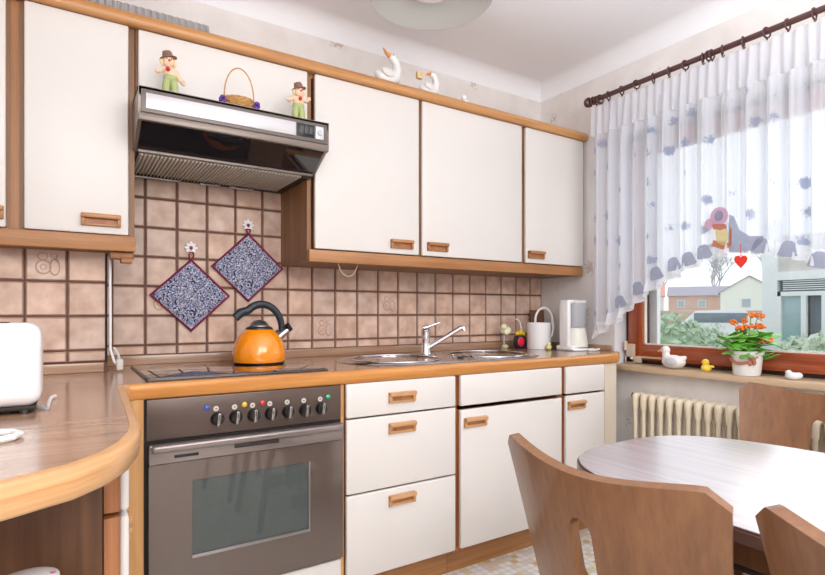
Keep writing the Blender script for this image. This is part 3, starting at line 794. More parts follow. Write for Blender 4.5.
for a, rx_, rz_ in [(i, .082, .098) for i in range(-28, 149, 8)]:
    hp.append((kx_ + .010 + rx_ * math.cos(math.radians(a)), ky_, kz_ + .136 + rz_ * math.sin(math.radians(a))))
hp = [(kx_ + .060, ky_, kz_ + .112), (kx_ + .075, ky_, kz_ + .120)] + [p for p in hp[2:]]
hp = hp[:-2] + [(kx_ - .074, ky_, kz_ + .200), (kx_ - .094, ky_, kz_ + .180)]
rad = [.010, .011] + [.0125 + .005 * (i / len(hp)) for i in range(len(hp) - 4)] + [.018, .0175]
MB().tube(hp, rad, 16).build('handle', plain('kettle_handle', (38, 46, 54), .4), kt, sharp=60)
sp = MB().tube([(kx_ + .075, ky_ - .005, kz_ + .098), (kx_ + .100, ky_ - .01, kz_ + .120), (kx_ + .116, ky_ - .012, kz_ + .134)], [.017, .014, .012], 16).build('spout', M['steel'], kt)
MB().tube([(kx_ + .106, ky_ - .02, kz_ + .150), (kx_ + .124, ky_ - .012, kz_ + .130)], [.013, .012], 10).tube([(kx_ + .09, ky_ - .01, kz_ + .145), (kx_ + .112, ky_ - .012, kz_ + .146)], .005, 8).build('whistle_cap', M['black'], sp)

# --- potholders
def holdermat():
    m, nt, b = newmat('holder_print')
    tc = nt.nodes.new('ShaderNodeTexCoord')
    v = nt.nodes.new('ShaderNodeTexNoise'); v.inputs['Scale'].default_value = 150; v.inputs['Detail'].default_value = 2
    nt.links.new(tc.outputs['Object'], v.inputs['Vector'])
    cr = nt.nodes.new('ShaderNodeValToRGB'); cr.color_ramp.interpolation = 'CONSTANT'
    e = cr.color_ramp.elements
    e[0].position = 0; e[0].color = lin((30, 34, 80)); e[1].position = .47; e[1].color = lin((226, 228, 240)); x = e.new(.545); x.color = lin((84, 94, 144))
    nt.links.new(v.outputs['Fac'], cr.inputs[0]); nt.links.new(cr.outputs[0], b.inputs['Base Color']); b.inputs['Roughness'].default_value = .85
    return m
M['print'] = holdermat(); M['maroon'] = plain('maroon_binding', (140, 34, 72), .75)
def potholder(cx_, cz_, hz, lab, sk_=0.0):
    y = YB - .022
    root = thing('pot_holder', lab, 'pot holder', (cx_, y, cz_), 'patterned pot holders hanging on the tiles')
    h = .148
    c4 = [(cx_ - h - .006, cz_ + sk_), (cx_, cz_ - h), (cx_ + h + .006, cz_ - sk_), (cx_, cz_ + h)]
    def f(u, v):
        a = Vector(c4[0]) * (1 - u) * (1 - v) + Vector(c4[1]) * u * (1 - v) + Vector(c4[2]) * u * v + Vector(c4[3]) * (1 - u) * v
        puff = .006 * math.sin(PI * u) ** .5 * math.sin(PI * v) ** .5
        return Vector((a.x, y - puff, a.y))
    m = MB().grid(f, 14, 14); m.grid(lambda u, v: Vector((f(v, u).x, y + .004, f(v, u).z)), 14, 14)
    m.build('quilted_pad', M['print'], root, sharp=80)
    MB().tube([(p[0], y, p[1]) for p in c4], .0066, 8, closed=True).build('binding', M['maroon'], root)
    MB().tube([(cx_ - .004, y, cz_ + h), (cx_ - .010, y - .002, cz_ + h + .022), (cx_ - .004, y - .004, hz - .020), (cx_ + .004, y - .004, hz - .020), (cx_ + .010, y - .002, cz_ + h + .022), (cx_ + .004, y, cz_ + h)], .0032, 8).build('hanging_loop', M['maroon'], root)
    fl = thing('flower_hook', 'white daisy-shaped wall hook holding the ' + ('lower left' if cx_ < .5 else 'upper right') + ' pot holder', 'hook', (cx_, YB - .012, hz))
    for k in range(8):
        a = 2 * PI * k / 8
        MB().ball((cx_ + .0165 * math.cos(a), YB - .020, hz + .0165 * math.sin(a)), (.0105, .003, .0068), 12, RY(-a)).build('petal', M['whiteplastic'], fl)
    MB().ball((cx_, YB - .018, hz), (.0085, .005, .0085), 14).tube([(cx_, YB - .02, hz - .004), (cx_, YB - .032, hz - .008), (cx_, YB - .034, hz - .0)], .0026, 8).build('flower_centre', plain('daisy_centre', (150, 50, 80), .5), fl)
potholder(.449, 1.162, 1.362, 'blue and white diamond pot holder with maroon edge, the lower left one')
potholder(.688, 1.290, 1.478, 'blue and white diamond pot holder with maroon edge, higher and above the kettle')

# cable by the shaft edge and socket plug
cb = thing('wall_cable', 'white cable running down the tile corner to a plug', 'cable', (.138, 2.215, .88))
MB().tube([(.137, 2.20, 1.30), (.138, 2.20, 1.10), (.138, 2.20, .96), (.150, 2.195, .915), (.165, 2.19, .90)], .0045, 8).build('cord', M['whiteplastic'], cb)
MB().tube([(.126, 2.207, 1.30), (.126, 2.207, .915)], .0032, 8).build('dark_cord', M['gasket'], cb)
MB().box(.155, .178, 2.178, 2.200, .884, .925, .006, 3).tube([(.166, 2.188, .922), (.160, 2.19, .945), (.148, 2.197, .965)], .005, 8).build('plug', plain('translucent_plug', (214, 208, 200), .25), cb)

# string under right cabinet
tag(MB().tube([(.985, 2.125, 1.3025), (.995, 2.12, 1.272), (1.012, 2.117, 1.252), (1.033, 2.116, 1.245), (1.052, 2.117, 1.252), (1.068, 2.12, 1.272), (1.082, 2.125, 1.3025)], .0022, 6).build('string_loop', plain('cord_beige', (206, 178, 146), .7)), 'short beige cord loop hanging under the wall cabinet beside the hood', 'cord')

# --- toaster
ts = thing('toaster', 'white plastic toaster at the left end of the worktop', 'toaster', (-.20, 1.45, ZT))
m = MB().box(-.40, -.040, 1.37, 1.52, .894, 1.068, .028, 5); m.build('housing', M['whiteplastic'], ts, sharp=60)
MB().box(-.385, -.050, 1.378, 1.512, .886, .896, .004).build('base', M['gasket'], ts)
for x, y in ((-.07, 1.385), (-.37, 1.385), (-.07, 1.505), (-.37, 1.505)): MB().lathe([(0, 0), (.009, 0), (.008, .008), (0, .008)], (x, y, ZT + .0005), 12).build('foot', M['black'], ts)
for y in (1.42, 1.465): MB().box(-.34, -.10, y, y + .018, 1.062, 1.0695, .001).build('bread_slot', M['gasket'], ts)
MB().box(-.37, -.335, 1.364, 1.372, .93, .955, .003).build('browning_control', plain('grey_plastic', (150, 154, 160), .4), ts)
tag(MB().tube([(-.048, 1.44, .885), (-.030, 1.405, .8845), (-.030, 1.46, .8845), (-.028, 1.53, .885), (-.026, 1.57, .8855), (-.018, 1.585, .886)], .0042, 8).build('power_cord', M['whiteplastic']), 'white power cord behind the toaster', 'cord')
lp = [(-.30, 1.12, .886), (-.20, 1.155, .886), (-.12, 1.165, .886), (-.075, 1.150, .886), (-.062, 1.125, .886), (-.070, 1.10, .886), (-.10, 1.08, .886), (-.18, 1.055, .886), (-.30, 1.03, .886)]
tag(MB().tube(lp, .0055, 8).build('cable_loop', M['whiteplastic']), 'looped white cable lying on the worktop in front of the toaster', 'cord')

# lidded porcelain pot on the corner shelf
pot = thing('porcelain_pot', 'white porcelain pot with pink flowers on the open corner shelf', 'pot', (-.050, 1.05, .568))
MB().lathe([(0, .002), (.034, .002), (.040, .02), (.044, .06), (.043, .088), (.040, .094), (0, .094)], (-.050, 1.05, .568), 32).build('bowl', M['ceramic'], pot)
MB().lathe([(.045, .094), (.044, .100), (.030, .105), (0, .107)], (-.050, 1.05, .568), 32).build('lid', M['ceramic'], pot)
for a in range(3): MB().ball((-.050 + .034 * math.cos(a * 1.3 + 3.6), 1.05 + .034 * math.sin(a * 1.3 + 3.6), .6715), (.006, .005, .0018), 8).build('painted_flower', plain('pink_paint', (206, 120, 160), .4), pot)

# --- things at the right end of the worktop
vs = thing('flower_ornament', 'pale yellow glass flower bulb standing on a clear stem by the sink', 'ornament', (2.15, 2.36, ZT))
MB().ball((2.150, 2.36, .990), (.027, .022, .026)).ball((2.134, 2.345, 1.006), (.019, .016, .019)).ball((2.168, 2.345, .985), (.020, .016, .022)).ball((2.150, 2.342, .975), (.017, .012, .016)).build('bloom', plain('pale_bloom', (240, 238, 206), .3), vs)
MB().lathe([(.0, 0), (.022, 0), (.018, .01), (.006, .025), (.005, .08), (.010, .095)], (2.150, 2.36, ZT), 16).build('stem', M['jarglass'], vs)
MB().ball((2.148, 2.35, .893), (.020, .018, .013)).build('base_flower', plain('pale_green', (200, 204, 150), .35), vs)
fp = thing('flower_pot_ornament', 'small dark ceramic pot with red disc and yellow flowers beside the white can', 'ornament', (2.235, 2.32, ZT))
MB().lathe([(0, 0), (.030, 0), (.038, .02), (.039, .045), (.032, .07), (.024, .076), (0, .072)], (2.235, 2.32, ZT), 24).build('pot', plain('navy_glaze', (34, 32, 52), .2, coat=.5), fp)
MB().lathe([(0, .006), (.018, .005), (.026, 0)], (2.213, 2.285, .922), 24, RY(-.4) @ RX(PI / 2)).build('red_disc', plain('red_glaze', (226, 24, 60), .25), fp)
m = MB()
for x, y, z in ((2.205, 2.31, .968), (2.222, 2.30, .972), (2.252, 2.31, .968), (2.262, 2.32, .960), (2.24, 2.315, .978)): m.ball((x, y, z), (.013, .012, .012), 10)
m.build('yellow_flowers', plain('yellow_petals', (244, 206, 40), .6), fp)
MB().tube([(2.235, 2.32, .95), (2.245, 2.32, 1.00), (2.240, 2.325, 1.035), (2.225, 2.33, 1.05), (2.212, 2.33, 1.052)], .004, 8).build('curved_handle', M['ceramic'], fp)
wc = thing('watering_can', 'white cylindrical watering can with a hooped handle', 'watering can', (2.30, 2.24, ZT))
wcx, wcy = 2.302, 2.235
MB().lathe([(0, .001), (.066, .001), (.068, .006), (.067, .150), (.064, .152), (.063, .148), (.063, .012), (0, .01)], (wcx, wcy, ZT), 36).build('body', M['whiteplastic'], wc)
hp = [(wcx - .028 + .0, wcy, 1.025)] + [(wcx + .030 + .068 * math.cos(math.radians(a)), wcy - .01, 1.045 + .072 * math.sin(math.radians(a))) for a in range(170, -1, -15)] + [(wcx + .108, wcy - .01, 1.00), (wcx + .100, wcy - .005, .955), (wcx + .064, wcy, .925)]
MB().tube(hp, .0065, 10).build('handle', M['whiteplastic'], wc)
mx = thing('food_processor', 'white food processor with a clear jar at the window end of the worktop', 'food processor', (2.42, 2.05, ZT))
fx, fy = 2.375, 2.06
MB().box(fx - .062, fx + .075, fy - .055, fy + .06, ZT + .0, ZT + .028, .012, 3).build('base', M['whiteplastic'], mx)
b_ = MB(); b_.lathe([(0, .02), (.066, .02), (.064, .05), (.054, .118), (.052, .125), (0, .126)], (fx + .03, fy - .005, ZT), 32)
b_.build('motor_housing', plain('cream_plastic', (232, 232, 222), .35), mx)
MB().box(fx - .062, fx - .036, fy - .032, fy + .035, ZT + .02, 1.150, .010, 3).box(fx - .060, fx + .03, fy - .03, fy + .032, 1.140, 1.160, .008, 3).build('support_arm', M['whiteplastic'], mx)
MB().lathe([(.045, .127), (.050, .15), (.054, .25), (.055, .262), (.053, .262), (.048, .15), (.043, .130), (0, .130)], (fx + .035, fy - .005, ZT), 32).build('clear_jar', M['jarglass'], mx)
MB().lathe([(0, .262), (.056, .262), (.057, .270), (.05, .276), (.02, .278), (0, .278)], (fx + .035, fy - .005, ZT), 32).build('jar_lid', plain('clear_lid', (226, 228, 232), .15), mx)
tag(MB().tube([(fx - .06, fy - .062, .8865), (fx - .02, fy - .085, .887), (fx + .03, fy - .09, .888), (fx + .075, fy - .085, .889), (fx + .065, fy - .105, .888), (fx + .02, fy - .108, .887), (fx + .05, fy - .125, .888), (fx + .09, fy - .115, .889)], .0055, 8).build('power_cord', M['whiteplastic']), 'white cord bundled in front of the food processor', 'cord')
tag(MB().ball((2.285, 2.145, ZT + .016), (.018, .018, .015), 14).ball((2.29, 2.143, ZT + .034), (.010, .010, .010), 10).ball((2.275, 2.14, ZT + .026), (.009, .008, .007), 10).build('ceramic_chick', plain('cream_glaze', (232, 222, 160), .3)), 'tiny cream ceramic chick at the right end of the sink', 'ornament')
tag(MB().box(2.39, 2.505, YB - .060, YB - .045, ZT + .001, 1.105, .006, rot=RX(-.05)).build('chopping_board', M['chairdark']), 'dark wooden board leaning in the worktop corner', 'chopping board')
tag(MB().box(2.34, 2.50, 2.14, 2.36, ZT + .001, ZT + .012, .004).build('dark_tray', plain('dark_tray', (60, 50, 50), .4)), 'flat dark tray on the worktop behind the food processor', 'tray')

# --- things on hood
def figurine(xc, yc, z, lab, nosey, tilt):
    f = thing('scarecrow_figurine', lab, 'figurine', (xc, yc, z), 'scarecrow figurines on the extractor hood')
    skin = plain('figurine_skin', (244, 208, 180), .5); grn = plain('figurine_green', (172, 184, 124), .55); straw = plain('figurine_straw', (238, 222, 178), .6)
    MB().tube([(xc - .014, yc, z), (xc - .013, yc, z + .03), (xc - .008, yc, z + .055)], [.012, .013, .013], 12).tube([(xc + .014, yc, z), (xc + .013, yc, z + .03), (xc + .008, yc, z + .055)], [.012, .013, .013], 12).ball((xc, yc, z + .058), (.023, .017, .018)).build('trousers', grn, f)
    MB().ball((xc - .015, yc - .006, z + .006), (.012, .017, .007)).ball((xc + .015, yc - .006, z + .006), (.012, .017, .007)).build('boots', straw, f)
    MB().ball((xc, yc, z + .075), (.021, .016, .023)).tube([(xc - .012, yc, z + .088), (xc - .032, yc - .004, z + .078), (xc - .040, yc - .010, z + .070)], [.009, .008, .008], 10).tube([(xc + .012, yc, z + .088), (xc + .030, yc - .004, z + (.060 if nosey else .082)), (xc + .038, yc - .008, z + (.05 if nosey else .088))], [.009, .008, .008], 10).build('torso', plain('figurine_shirt', (238, 206, 176), .6), f)
    MB().ball((xc - .042, yc - .010, z + .072), .007, 10).ball((xc + .040, yc - .008, z + (.046 if nosey else .092)), .007, 10).build('hands', skin, f)
    h = MB().ball((xc + tilt, yc - .002, z + .112), (.019, .018, .020), 18).build('head', skin, f)
    MB().ball((xc + tilt - .007, yc - .019, z + .117), .0022, 8).ball((xc + tilt + .007, yc - .019, z + .117), .0022, 8).build('eyes', M['gasket'], h)
    MB().ball((xc + tilt, yc - .021, z + .111), .004, 8).build('nose', plain('nose_red', (206, 70, 60), .4), h)
    m = MB()
    for k in range(9):
        a = PI * (-.1 + 1.2 * k / 8)
        m.ball((xc + tilt + .021 * math.cos(a), yc + .002, z + .114 - .012 * math.sin(a) * .6), (.0065, .008, .011), 8)
    m.build('straw_hair', straw, h)
    MB().lathe([(0, .024), (.014, .022), (.017, .010), (.018, .004), (.028, .0), (.028, -.002), (0, -.002)], (xc + tilt, yc + .002, z + .126), 20, RY(-.25)).build('hat', plain('figurine_hat', (134, 98, 84), .6), h)
    MB().ball((xc + (-.010 if nosey else 0), yc - .020, z + .082), .0075, 10).build('heart_badge', plain('badge_red', (206, 44, 44), .4), f)
    return f
figurine(.302, 1.985, 1.8225, 'scarecrow figurine with drooping straw hair on the left end of the extractor hood', True, -.006)
figurine(.756, 1.985, 1.8225, 'scarecrow figurine with spread arms on the right end of the extractor hood', False, .002)
bk = thing('wicker_basket', 'small wicker basket with tall hooped handle and purple flowers on the extractor hood', 'basket', (.532, 1.985, 1.8225))
bx, by, bz = .532, 1.985, 1.8225
wick = wood('wicker', (170, 118, 62), (222, 178, 118), 'X', .6, fine=150)
m = MB()
for k in range(6):
    r0 = .040 + .002 * k
    m.tube([(bx + (r0 + .0022 * (1 if (a + k) % 2 else -1)) * math.cos(a * PI / 14), by + .7 * (r0 + .0022 * (1 if (a + k) % 2 else -1)) * math.sin(a * PI / 14), bz + .004 + .0062 * k) for a in range(28)], .0036, 6, closed=True)
m.lathe([(0, .001), (.040, .001), (.042, .004)], (bx, by, bz), 24, None, 1, .7)
m.build('woven_bowl', wick, bk)
MB().tube([(bx + .052 * math.cos(math.radians(a)), by, bz + .045 + .104 * math.sin(math.radians(a))) for a in range(-22, 203, 9)], .0026, 8).build('handle', wick, bk)
for s_ in (-1, 1):
    m = MB()
    for k in range(9):
        m.ball((bx + s_ * (.060 + .007 * math.cos(k * 2.4)), by - .01 + .006 * math.sin(k * 1.7), bz + .022 + .009 * math.sin(k * 2.4)), .0065, 8)
    m.build('purple_flower', plain('purple_petal', (104, 64, 160), .6), bk)

# --- geese on top of the cabinets
def goose(xc, yc, z, s, lab, beakup=True, cat='figurine', group=None, white='white_ceramic', flip=1, name='goose_figurine'):
    g = thing(name, lab, cat, (xc, yc, z), group)
    wm = M['ceramic']
    pts = [(-.055, 0, .050), (-.035, 0, .038), (0, 0, .036), (.032, 0, .046), (.046, 0, .075), (.040, 0, .105), (.024, 0, .122)]
    rads = [.008, .026, .036, .030, .018, .015, .016]
    P_ = [(xc + flip * p[0] * s, yc, z + p[2] * s) for p in pts]
    MB().tube(P_, [r * s for r in rads], 18).ball(P_[-1], (.017 * s, .015 * s, .017 * s)).lathe([(0, 0), (.026 * s, 0), (.028 * s, .01 * s), (.02 * s, .03 * s)], (xc, yc, z), 16).build('body', wm, g, sharp=80)
    hx = P_[-1]
    MB().tube([(hx[0] - flip * .012 * s, yc, hx[2] + .002 * s), (hx[0] - flip * .030 * s, yc, hx[2] + (.014 if beakup else -.004) * s), (hx[0] - flip * .044 * s, yc, hx[2] + (.030 if beakup else -.008) * s)], [.010 * s, .007 * s, .002 * s], 10).build('beak', plain('beak_orange', (218, 150, 80), .4), g)
    MB().ball((hx[0] - flip * .004 * s, yc - .014 * s, hx[2] + .005 * s), .0025 * s, 8).build('eye', M['gasket'], g)
    MB().ball((xc - flip * .012 * s, yc - .030 * s, z + .044 * s), (.030 * s, .010 * s, .018 * s), 14, RY(flip * .3)).build('wing', plain('wing_pale', (226, 224, 224), .35), g)
    return g
goose(1.245, 2.15, 2.1225, 1.15, 'white goose figurine with raised orange beak on top of the wall cabinets', True)
f = goose(1.475, 2.15, 2.1225, .95, 'white duck figurine carrying a small basket, second ornament on the wall cabinets', False, name='duck_figurine')
MB().box(1.405, 1.435, 2.14, 2.16, 2.20, 2.232, .003).build('little_basket', plain('beige_basket', (226, 196, 150), .7), f)
tag(MB().ball((1.700, 2.15, 2.142), (.026, .022, .02), 14).ball((1.688, 2.148, 2.168), (.015, .014, .015), 12).ball((1.672, 2.148, 2.166), (.006, .004, .003), 8).ball((1.722, 2.15, 2.155), (.010, .008, .008), 8).build('bird_figurine', M['ceramic']), 'tiny white bird figurine, rightmost ornament on the wall cabinets', 'figurine')
def garland(u, v):
    x = .06 + u * .40; wv = math.sin(u * 2 * PI * 17)
    return Vector((x, 2.12 + .010 * wv + v * .02, 2.1235 + .050 * v + .006 * wv * v))
m = MB().grid(garland, 200, 4)
tag(m.build('ruffled_trim', plain('grey_lace', (176, 172, 172), .8, noise=.2, scale=120), sharp=80), 'grey ruffled lace strip lying on the cornice', 'lace trim')

# --- pendant lamp
lm = thing('pendant_lamp', 'round shallow white lampshade hanging from the ceiling', 'lamp', (1.18, 1.70, 2.29))
lx, ly = 1.178, 1.70
MB().lathe([(.235, 2.288 - 2.29), (.236, .002), (.19, .035), (.12, .065), (.05, .085), (.05, .082), (.118, .061), (.186, .031), (.230, -.001), (.235, -.002)], (lx, ly, 2.29), 64).build('shade', plain('lamp_shade', (196, 198, 196), .5), lm, sharp=60)
MB().lathe([(0, .01), (.045, .012), (.075, .022), (.088, .045), (.085, .060), (0, .07)], (lx, ly, 2.29), 40).build('glass_diffuser', plain('opal_glass', (246, 246, 246), .25), lm)
MB().lathe([(.05, .08), (.045, .12), (.02, .15), (.008, .16), (.008, .18), (.05, .185), (.052, .2095), (0, .2095)], (lx, ly, 2.29), 32).build('ceiling_mount', M['whiteplastic'], lm)

# ------------------------------------------------------------------ radiator
rd = thing('radiator', 'cream ribbed radiator under the window sill', 'radiator', (2.46, 1.2, .12))
nsec = 26
for i in range(nsec):
    y = 1.700 - .046 * i
    m = MB()
    for x in (2.437, 2.490):
        m.tube([(x, y, .16), (x, y, .60), (x, y, .648)], [.0095, .0095, .0095], 10)
        m.tube([(x, y, .60), (x, y, .648), (x, y, .672), (x, y, .684)], [.0125, .017, .017, .008], 10)
        m.tube([(x, y, .13), (x, y, .18)], [.017, .013], 10)
    m.box(2.428, 2.502, y - .0165, y + .0165, .648, .683, .014, 3).box(2.428, 2.502, y - .0185, y + .0185, .13, .17, .012, 2)
    m.build('section', M['cream'], rd, sharp=60)
MB().tube([(2.465, 1.72, .665), (2.465, 1.735, .665)], .014, 12).build('vent_plug', M['gasket'], rd)
MB().tube([(2.465, 1.715, .15), (2.465, 1.745, .15), (2.465, 1.75, .12), (2.465, 1.75, .0)], .009, 10).build('supply_pipe', M['cream'], rd)

# ------------------------------------------------------------------ curtain rod, rings, curtain
rod = thing('curtain_rod', 'dark brown wooden curtain rod with ball end above the window', 'curtain rod', (2.385, 1.1, 2.22))
RXp, RZp = 2.38, 2.222
MB().tube([(RXp, 1.93, RZp), (RXp, .10, RZp)], .0125, 16).build('pole', M['wire'], rod)
MB().lathe([(0, -.004), (.012, -.002), (.022, .004), (.027, .016), (.027, .026), (.020, .034), (.013, .036), (.013, .046), (0, .046)], (RXp, 1.965, RZp), 24, RX(PI / 2)).build('finial', M['wire'], rod)
for y in (1.915, .20):
    MB().tube([(RXp, y, RZp + .0), (RXp + .06, y, RZp - .0), (XR, y, RZp)], .008, 10).lathe([(0, 0), (.025, 0), (.024, .01), (0, .012)], (XR, y, RZp), 20, RY(-PI / 2)).tube([(RXp + .017 * math.cos(a * PI / 8), y, RZp + .017 * math.sin(a * PI / 8)) for a in range(16)], .006, 8, closed=True).build('bracket', M['wire'], rod)
ring_y = [1.895, 1.872, 1.82, 1.74, 1.655, 1.565, 1.485, 1.405, 1.325, 1.30, 1.285, 1.24, 1.155, 1.065, .99, .90, .82, .73, .65, .56, .47, .38, .30]
r0 = None
for i, y in enumerate(ring_y):
    if i == 0:
        r0 = thing('curtain_ring', 'dark brown curtain ring on the rod, holding the sheer curtain', 'curtain ring', (RXp, y, RZp - .004), 'dark brown rings along the curtain rod')
        MB().tube([(RXp + .0205 * math.cos(a * PI / 10), y, RZp - .005 + .0205 * math.sin(a * PI / 10)) for a in range(20)], .0036, 8, closed=True).build('ring', M['wire'], r0)
        MB().tube([(RXp, y, RZp - .024), (RXp, y, RZp - .034), (RXp - .006, y - .006, RZp - .038), (RXp - .006, y - .010, RZp - .030)], .0024, 6).build('hook', M['wire'], r0)
    else:
        c = copy_tree(r0); c.location = (RXp, y, RZp - .004); c.rotation_euler = (0, 0, random.uniform(-.35, .35))
HEM = [(.28, .97), (.46, 1.08), (.66, 1.19), (.866, 1.272), (1.0, 1.325), (1.19, 1.362), (1.38, 1.30), (1.556, 1.215), (1.75, 1.065), (1.945, .945)]
def hem(y):
    for (a, za), (b, zb) in zip(HEM, HEM[1:]):
        if y <= b:
            t = max(0, (y - a) / (b - a)); t2 = t
            return za + (zb - za) * t2 + .012 * abs(math.sin(PI * (y - .28) / .105))
    return HEM[-1][1]
def foldx(y, z):
    dens = math.sin(2 * PI * y / .083 + 1.6 * math.sin(y * 7.3)) + .35 * math.sin(2 * PI * y / .037 + 2)
    k = min(1, max(0, (2.20 - z) / .25))
    return RXp - .006 + (.006 + .017 * k) * dens
cu = thing('sheer_curtain', 'white sheer net curtain with arched ruffled hem and goose motif', 'curtain', (RXp, 1.1, .95))
cy0, cy1 = .28, 1.922
m = MB().grid(lambda u, v: (lambda y: (lambda z: Vector((foldx(y, z), y, z)))(hem(y) + .03 + (2.03 - hem(y) - .03) * v))(cy0 + (cy1 - cy0) * u), 560, 16)
m.build('net', M['sheer'], cu, sharp=180)
m = MB().grid(lambda u, v: (lambda y, z: Vector((RXp - .004 + .012 * math.sin(2 * PI * y / .042) * (1 - .5 * v) + .5 * (foldx(y, z) - RXp) * (1 - v), y, z)))(cy0 + (cy1 - cy0) * u, 2.03 + .155 * v + .004 * math.sin(2 * PI * (cy0 + (cy1 - cy0) * u) / .083) * v), 560, 6)
m.build('heading', M['heading'], cu, sharp=180)
m = MB().grid(lambda u, v: (lambda y: Vector((foldx(y, 1.2) - .004 + (.022 * (1 - v)) * math.sin(2 * PI * y / .031) - .008 * (1 - v), y, hem(y) - .022 + .060 * v + .004 * math.sin(2 * PI * y / .031 + 1))))(cy0 + (cy1 - cy0) * u), 700, 5)
m.build('ruffle', M['ruffle'], cu, sharp=180)
XF = RXp - .040
def motif(name, pts, mat, x=XF, r=0):
    bm = MB().prism([(p[0], p[1]) for p in pts], 0, .0015, mat=Matrix(((0, 0, 1, x), (1, 0, 0, 0), (0, 1, 0, 0), (0, 0, 0, 1))))
    return bm.build(name, mat, cu)
for y, z, tl in ((1.72, 1.145, .3), (1.62, 1.21, .3), (1.525, 1.275, .28), (1.437, 1.312, .25), (1.368, 1.33, .22), (1.298, 1.355, .2), (1.07, 1.358, -.05), (.972, 1.335, -.1), (.872, 1.285, -.15), (.76, 1.24, -.2), (.64, 1.19, -.25)):
    ca, sa = math.cos(tl), math.sin(tl)
    sh_ = [(-.034, -.026), (-.022, .022), (-.010, .030), (.012, .030), (.024, .020), (.036, -.024), (.02, -.030), (-.02, -.032)]
    motif('bonnet_motif', [(y + a * ca + b * sa, z - a * sa + b * ca) for a, b in sh_], M['greycloth'])
G = lambda o: [(y, z) for y, z in o]
def ell(y, z, ry, rz, n=18): return [(y + ry * math.cos(2 * PI * i / n), z + rz * math.sin(2 * PI * i / n)) for i in range(n)]
motif('goose_bonnet', ell(1.232, 1.498, .038, .040), M['pinkcloth'], XF - .002)
motif('goose_bonnet_frill', ell(1.275, 1.470, .020, .024), M['pinkcloth'], XF - .0015)
motif('goose_face', ell(1.232, 1.500, .018, .024), M['greycloth'], XF - .004)
motif('goose_collar', [(1.260, 1.468), (1.205, 1.462), (1.198, 1.445), (1.225, 1.438), (1.255, 1.446)], M['orangecloth'], XF - .004)
motif('goose_bib', [(1.250, 1.440), (1.195, 1.436), (1.196, 1.388), (1.212, 1.372), (1.240, 1.388)], M['yellowcloth'], XF - .004)
motif('goose_scarf', [(1.256, 1.400), (1.190, 1.380), (1.188, 1.448), (1.180, 1.440), (1.182, 1.365), (1.215, 1.355), (1.262, 1.375)], M['orangecloth'], XF - .003)
motif('goose_body', [(1.190, 1.500), (1.172, 1.490), (1.150, 1.430), (1.110, 1.400), (1.060, 1.395), (1.060, 1.375), (1.090, 1.345), (1.130, 1.335), (1.190, 1.340), (1.195, 1.40)], M['greycloth'], XF - .001)
ht = thing('hanging_heart', 'small red felt heart hanging from the middle of the curtain hem', 'decoration', (XF - .006, 1.140, 1.28))
MB().tube([(XF - .006, 1.142, 1.372), (XF - .006, 1.142, 1.322)], .0014, 6).build('thread', M['redfelt'], ht)
hp = [(1.142, 1.272), (1.120, 1.296), (1.116, 1.312), (1.124, 1.322), (1.136, 1.322), (1.142, 1.314), (1.148, 1.324), (1.162, 1.322), (1.168, 1.310), (1.162, 1.296)]
MB().prism(hp, -.004, .004, .0015, mat=Matrix(((0, 0, 1, XF - .006), (1, 0, 0, 0), (0, 1, 0, 0), (0, 0, 0, 1)))).build('heart', M['redfelt'], ht)

# ------------------------------------------------------------------ things on the sill
ZS = .8152
dk = thing('ceramic_duck', 'white ceramic duck at the left on the window sill', 'figurine', (2.50, 1.53, ZS))
dx, dy = 2.50, 1.535
MB().ball((dx, dy, ZS + .034), (.038, .058, .034), 20).tube([(dx, dy - .035, ZS + .045), (dx, dy - .062, ZS + .062)], [.022, .006], 12).tube([(dx, dy + .032, ZS + .045), (dx, dy + .040, ZS + .07), (dx, dy + .040, ZS + .085)], [.024, .017, .018], 14).ball((dx, dy + .042, ZS + .090), (.021, .022, .020)).build('body', plain('duck_white', (236, 232, 230), .3, noise=.05, scale=60), dk, sharp=80)
MB().tube([(dx - .004, dy + .060, ZS + .088), (dx - .004, dy + .074, ZS + .083), (dx - .004, dy + .082, ZS + .082)], [.008, .006, .003], 10).build('beak', plain('beak_cream', (214, 180, 130), .4), dk)
MB().ball((dx - .036, dy - .008, ZS + .038), (.008, .032, .019), 14).build('wing', plain('wing_grey', (206, 206, 216), .4), dk)
MB().ball((dx - .020, dy + .046, ZS + .094), .003, 8).build('eye', M['gasket'], dk)
ck = thing('yellow_chick', 'small yellow ceramic chick on the window sill between duck and plant', 'figurine', (2.50, 1.375, ZS))
yel = plain('chick_yellow', (244, 216, 84), .4)
MB().ball((2.50, 1.375, ZS + .018), (.020, .023, .019)).ball((2.50, 1.378, ZS + .044), .0155).ball((2.50, 1.350, ZS + .026), (.008, .012, .006)).build('body', yel, ck, sharp=80)
MB().lathe([(.004, 0), (0, .010)], (2.484, 1.386, ZS + .044), 8, RY(-PI / 2)).build('beak', plain('beak_orange2', (230, 140, 50), .4), ck)
MB().ball((2.487, 1.371, ZS + .050), .002, 6).ball((2.489, 1.390, ZS + .050), .002, 6).build('eyes', M['gasket'], ck)

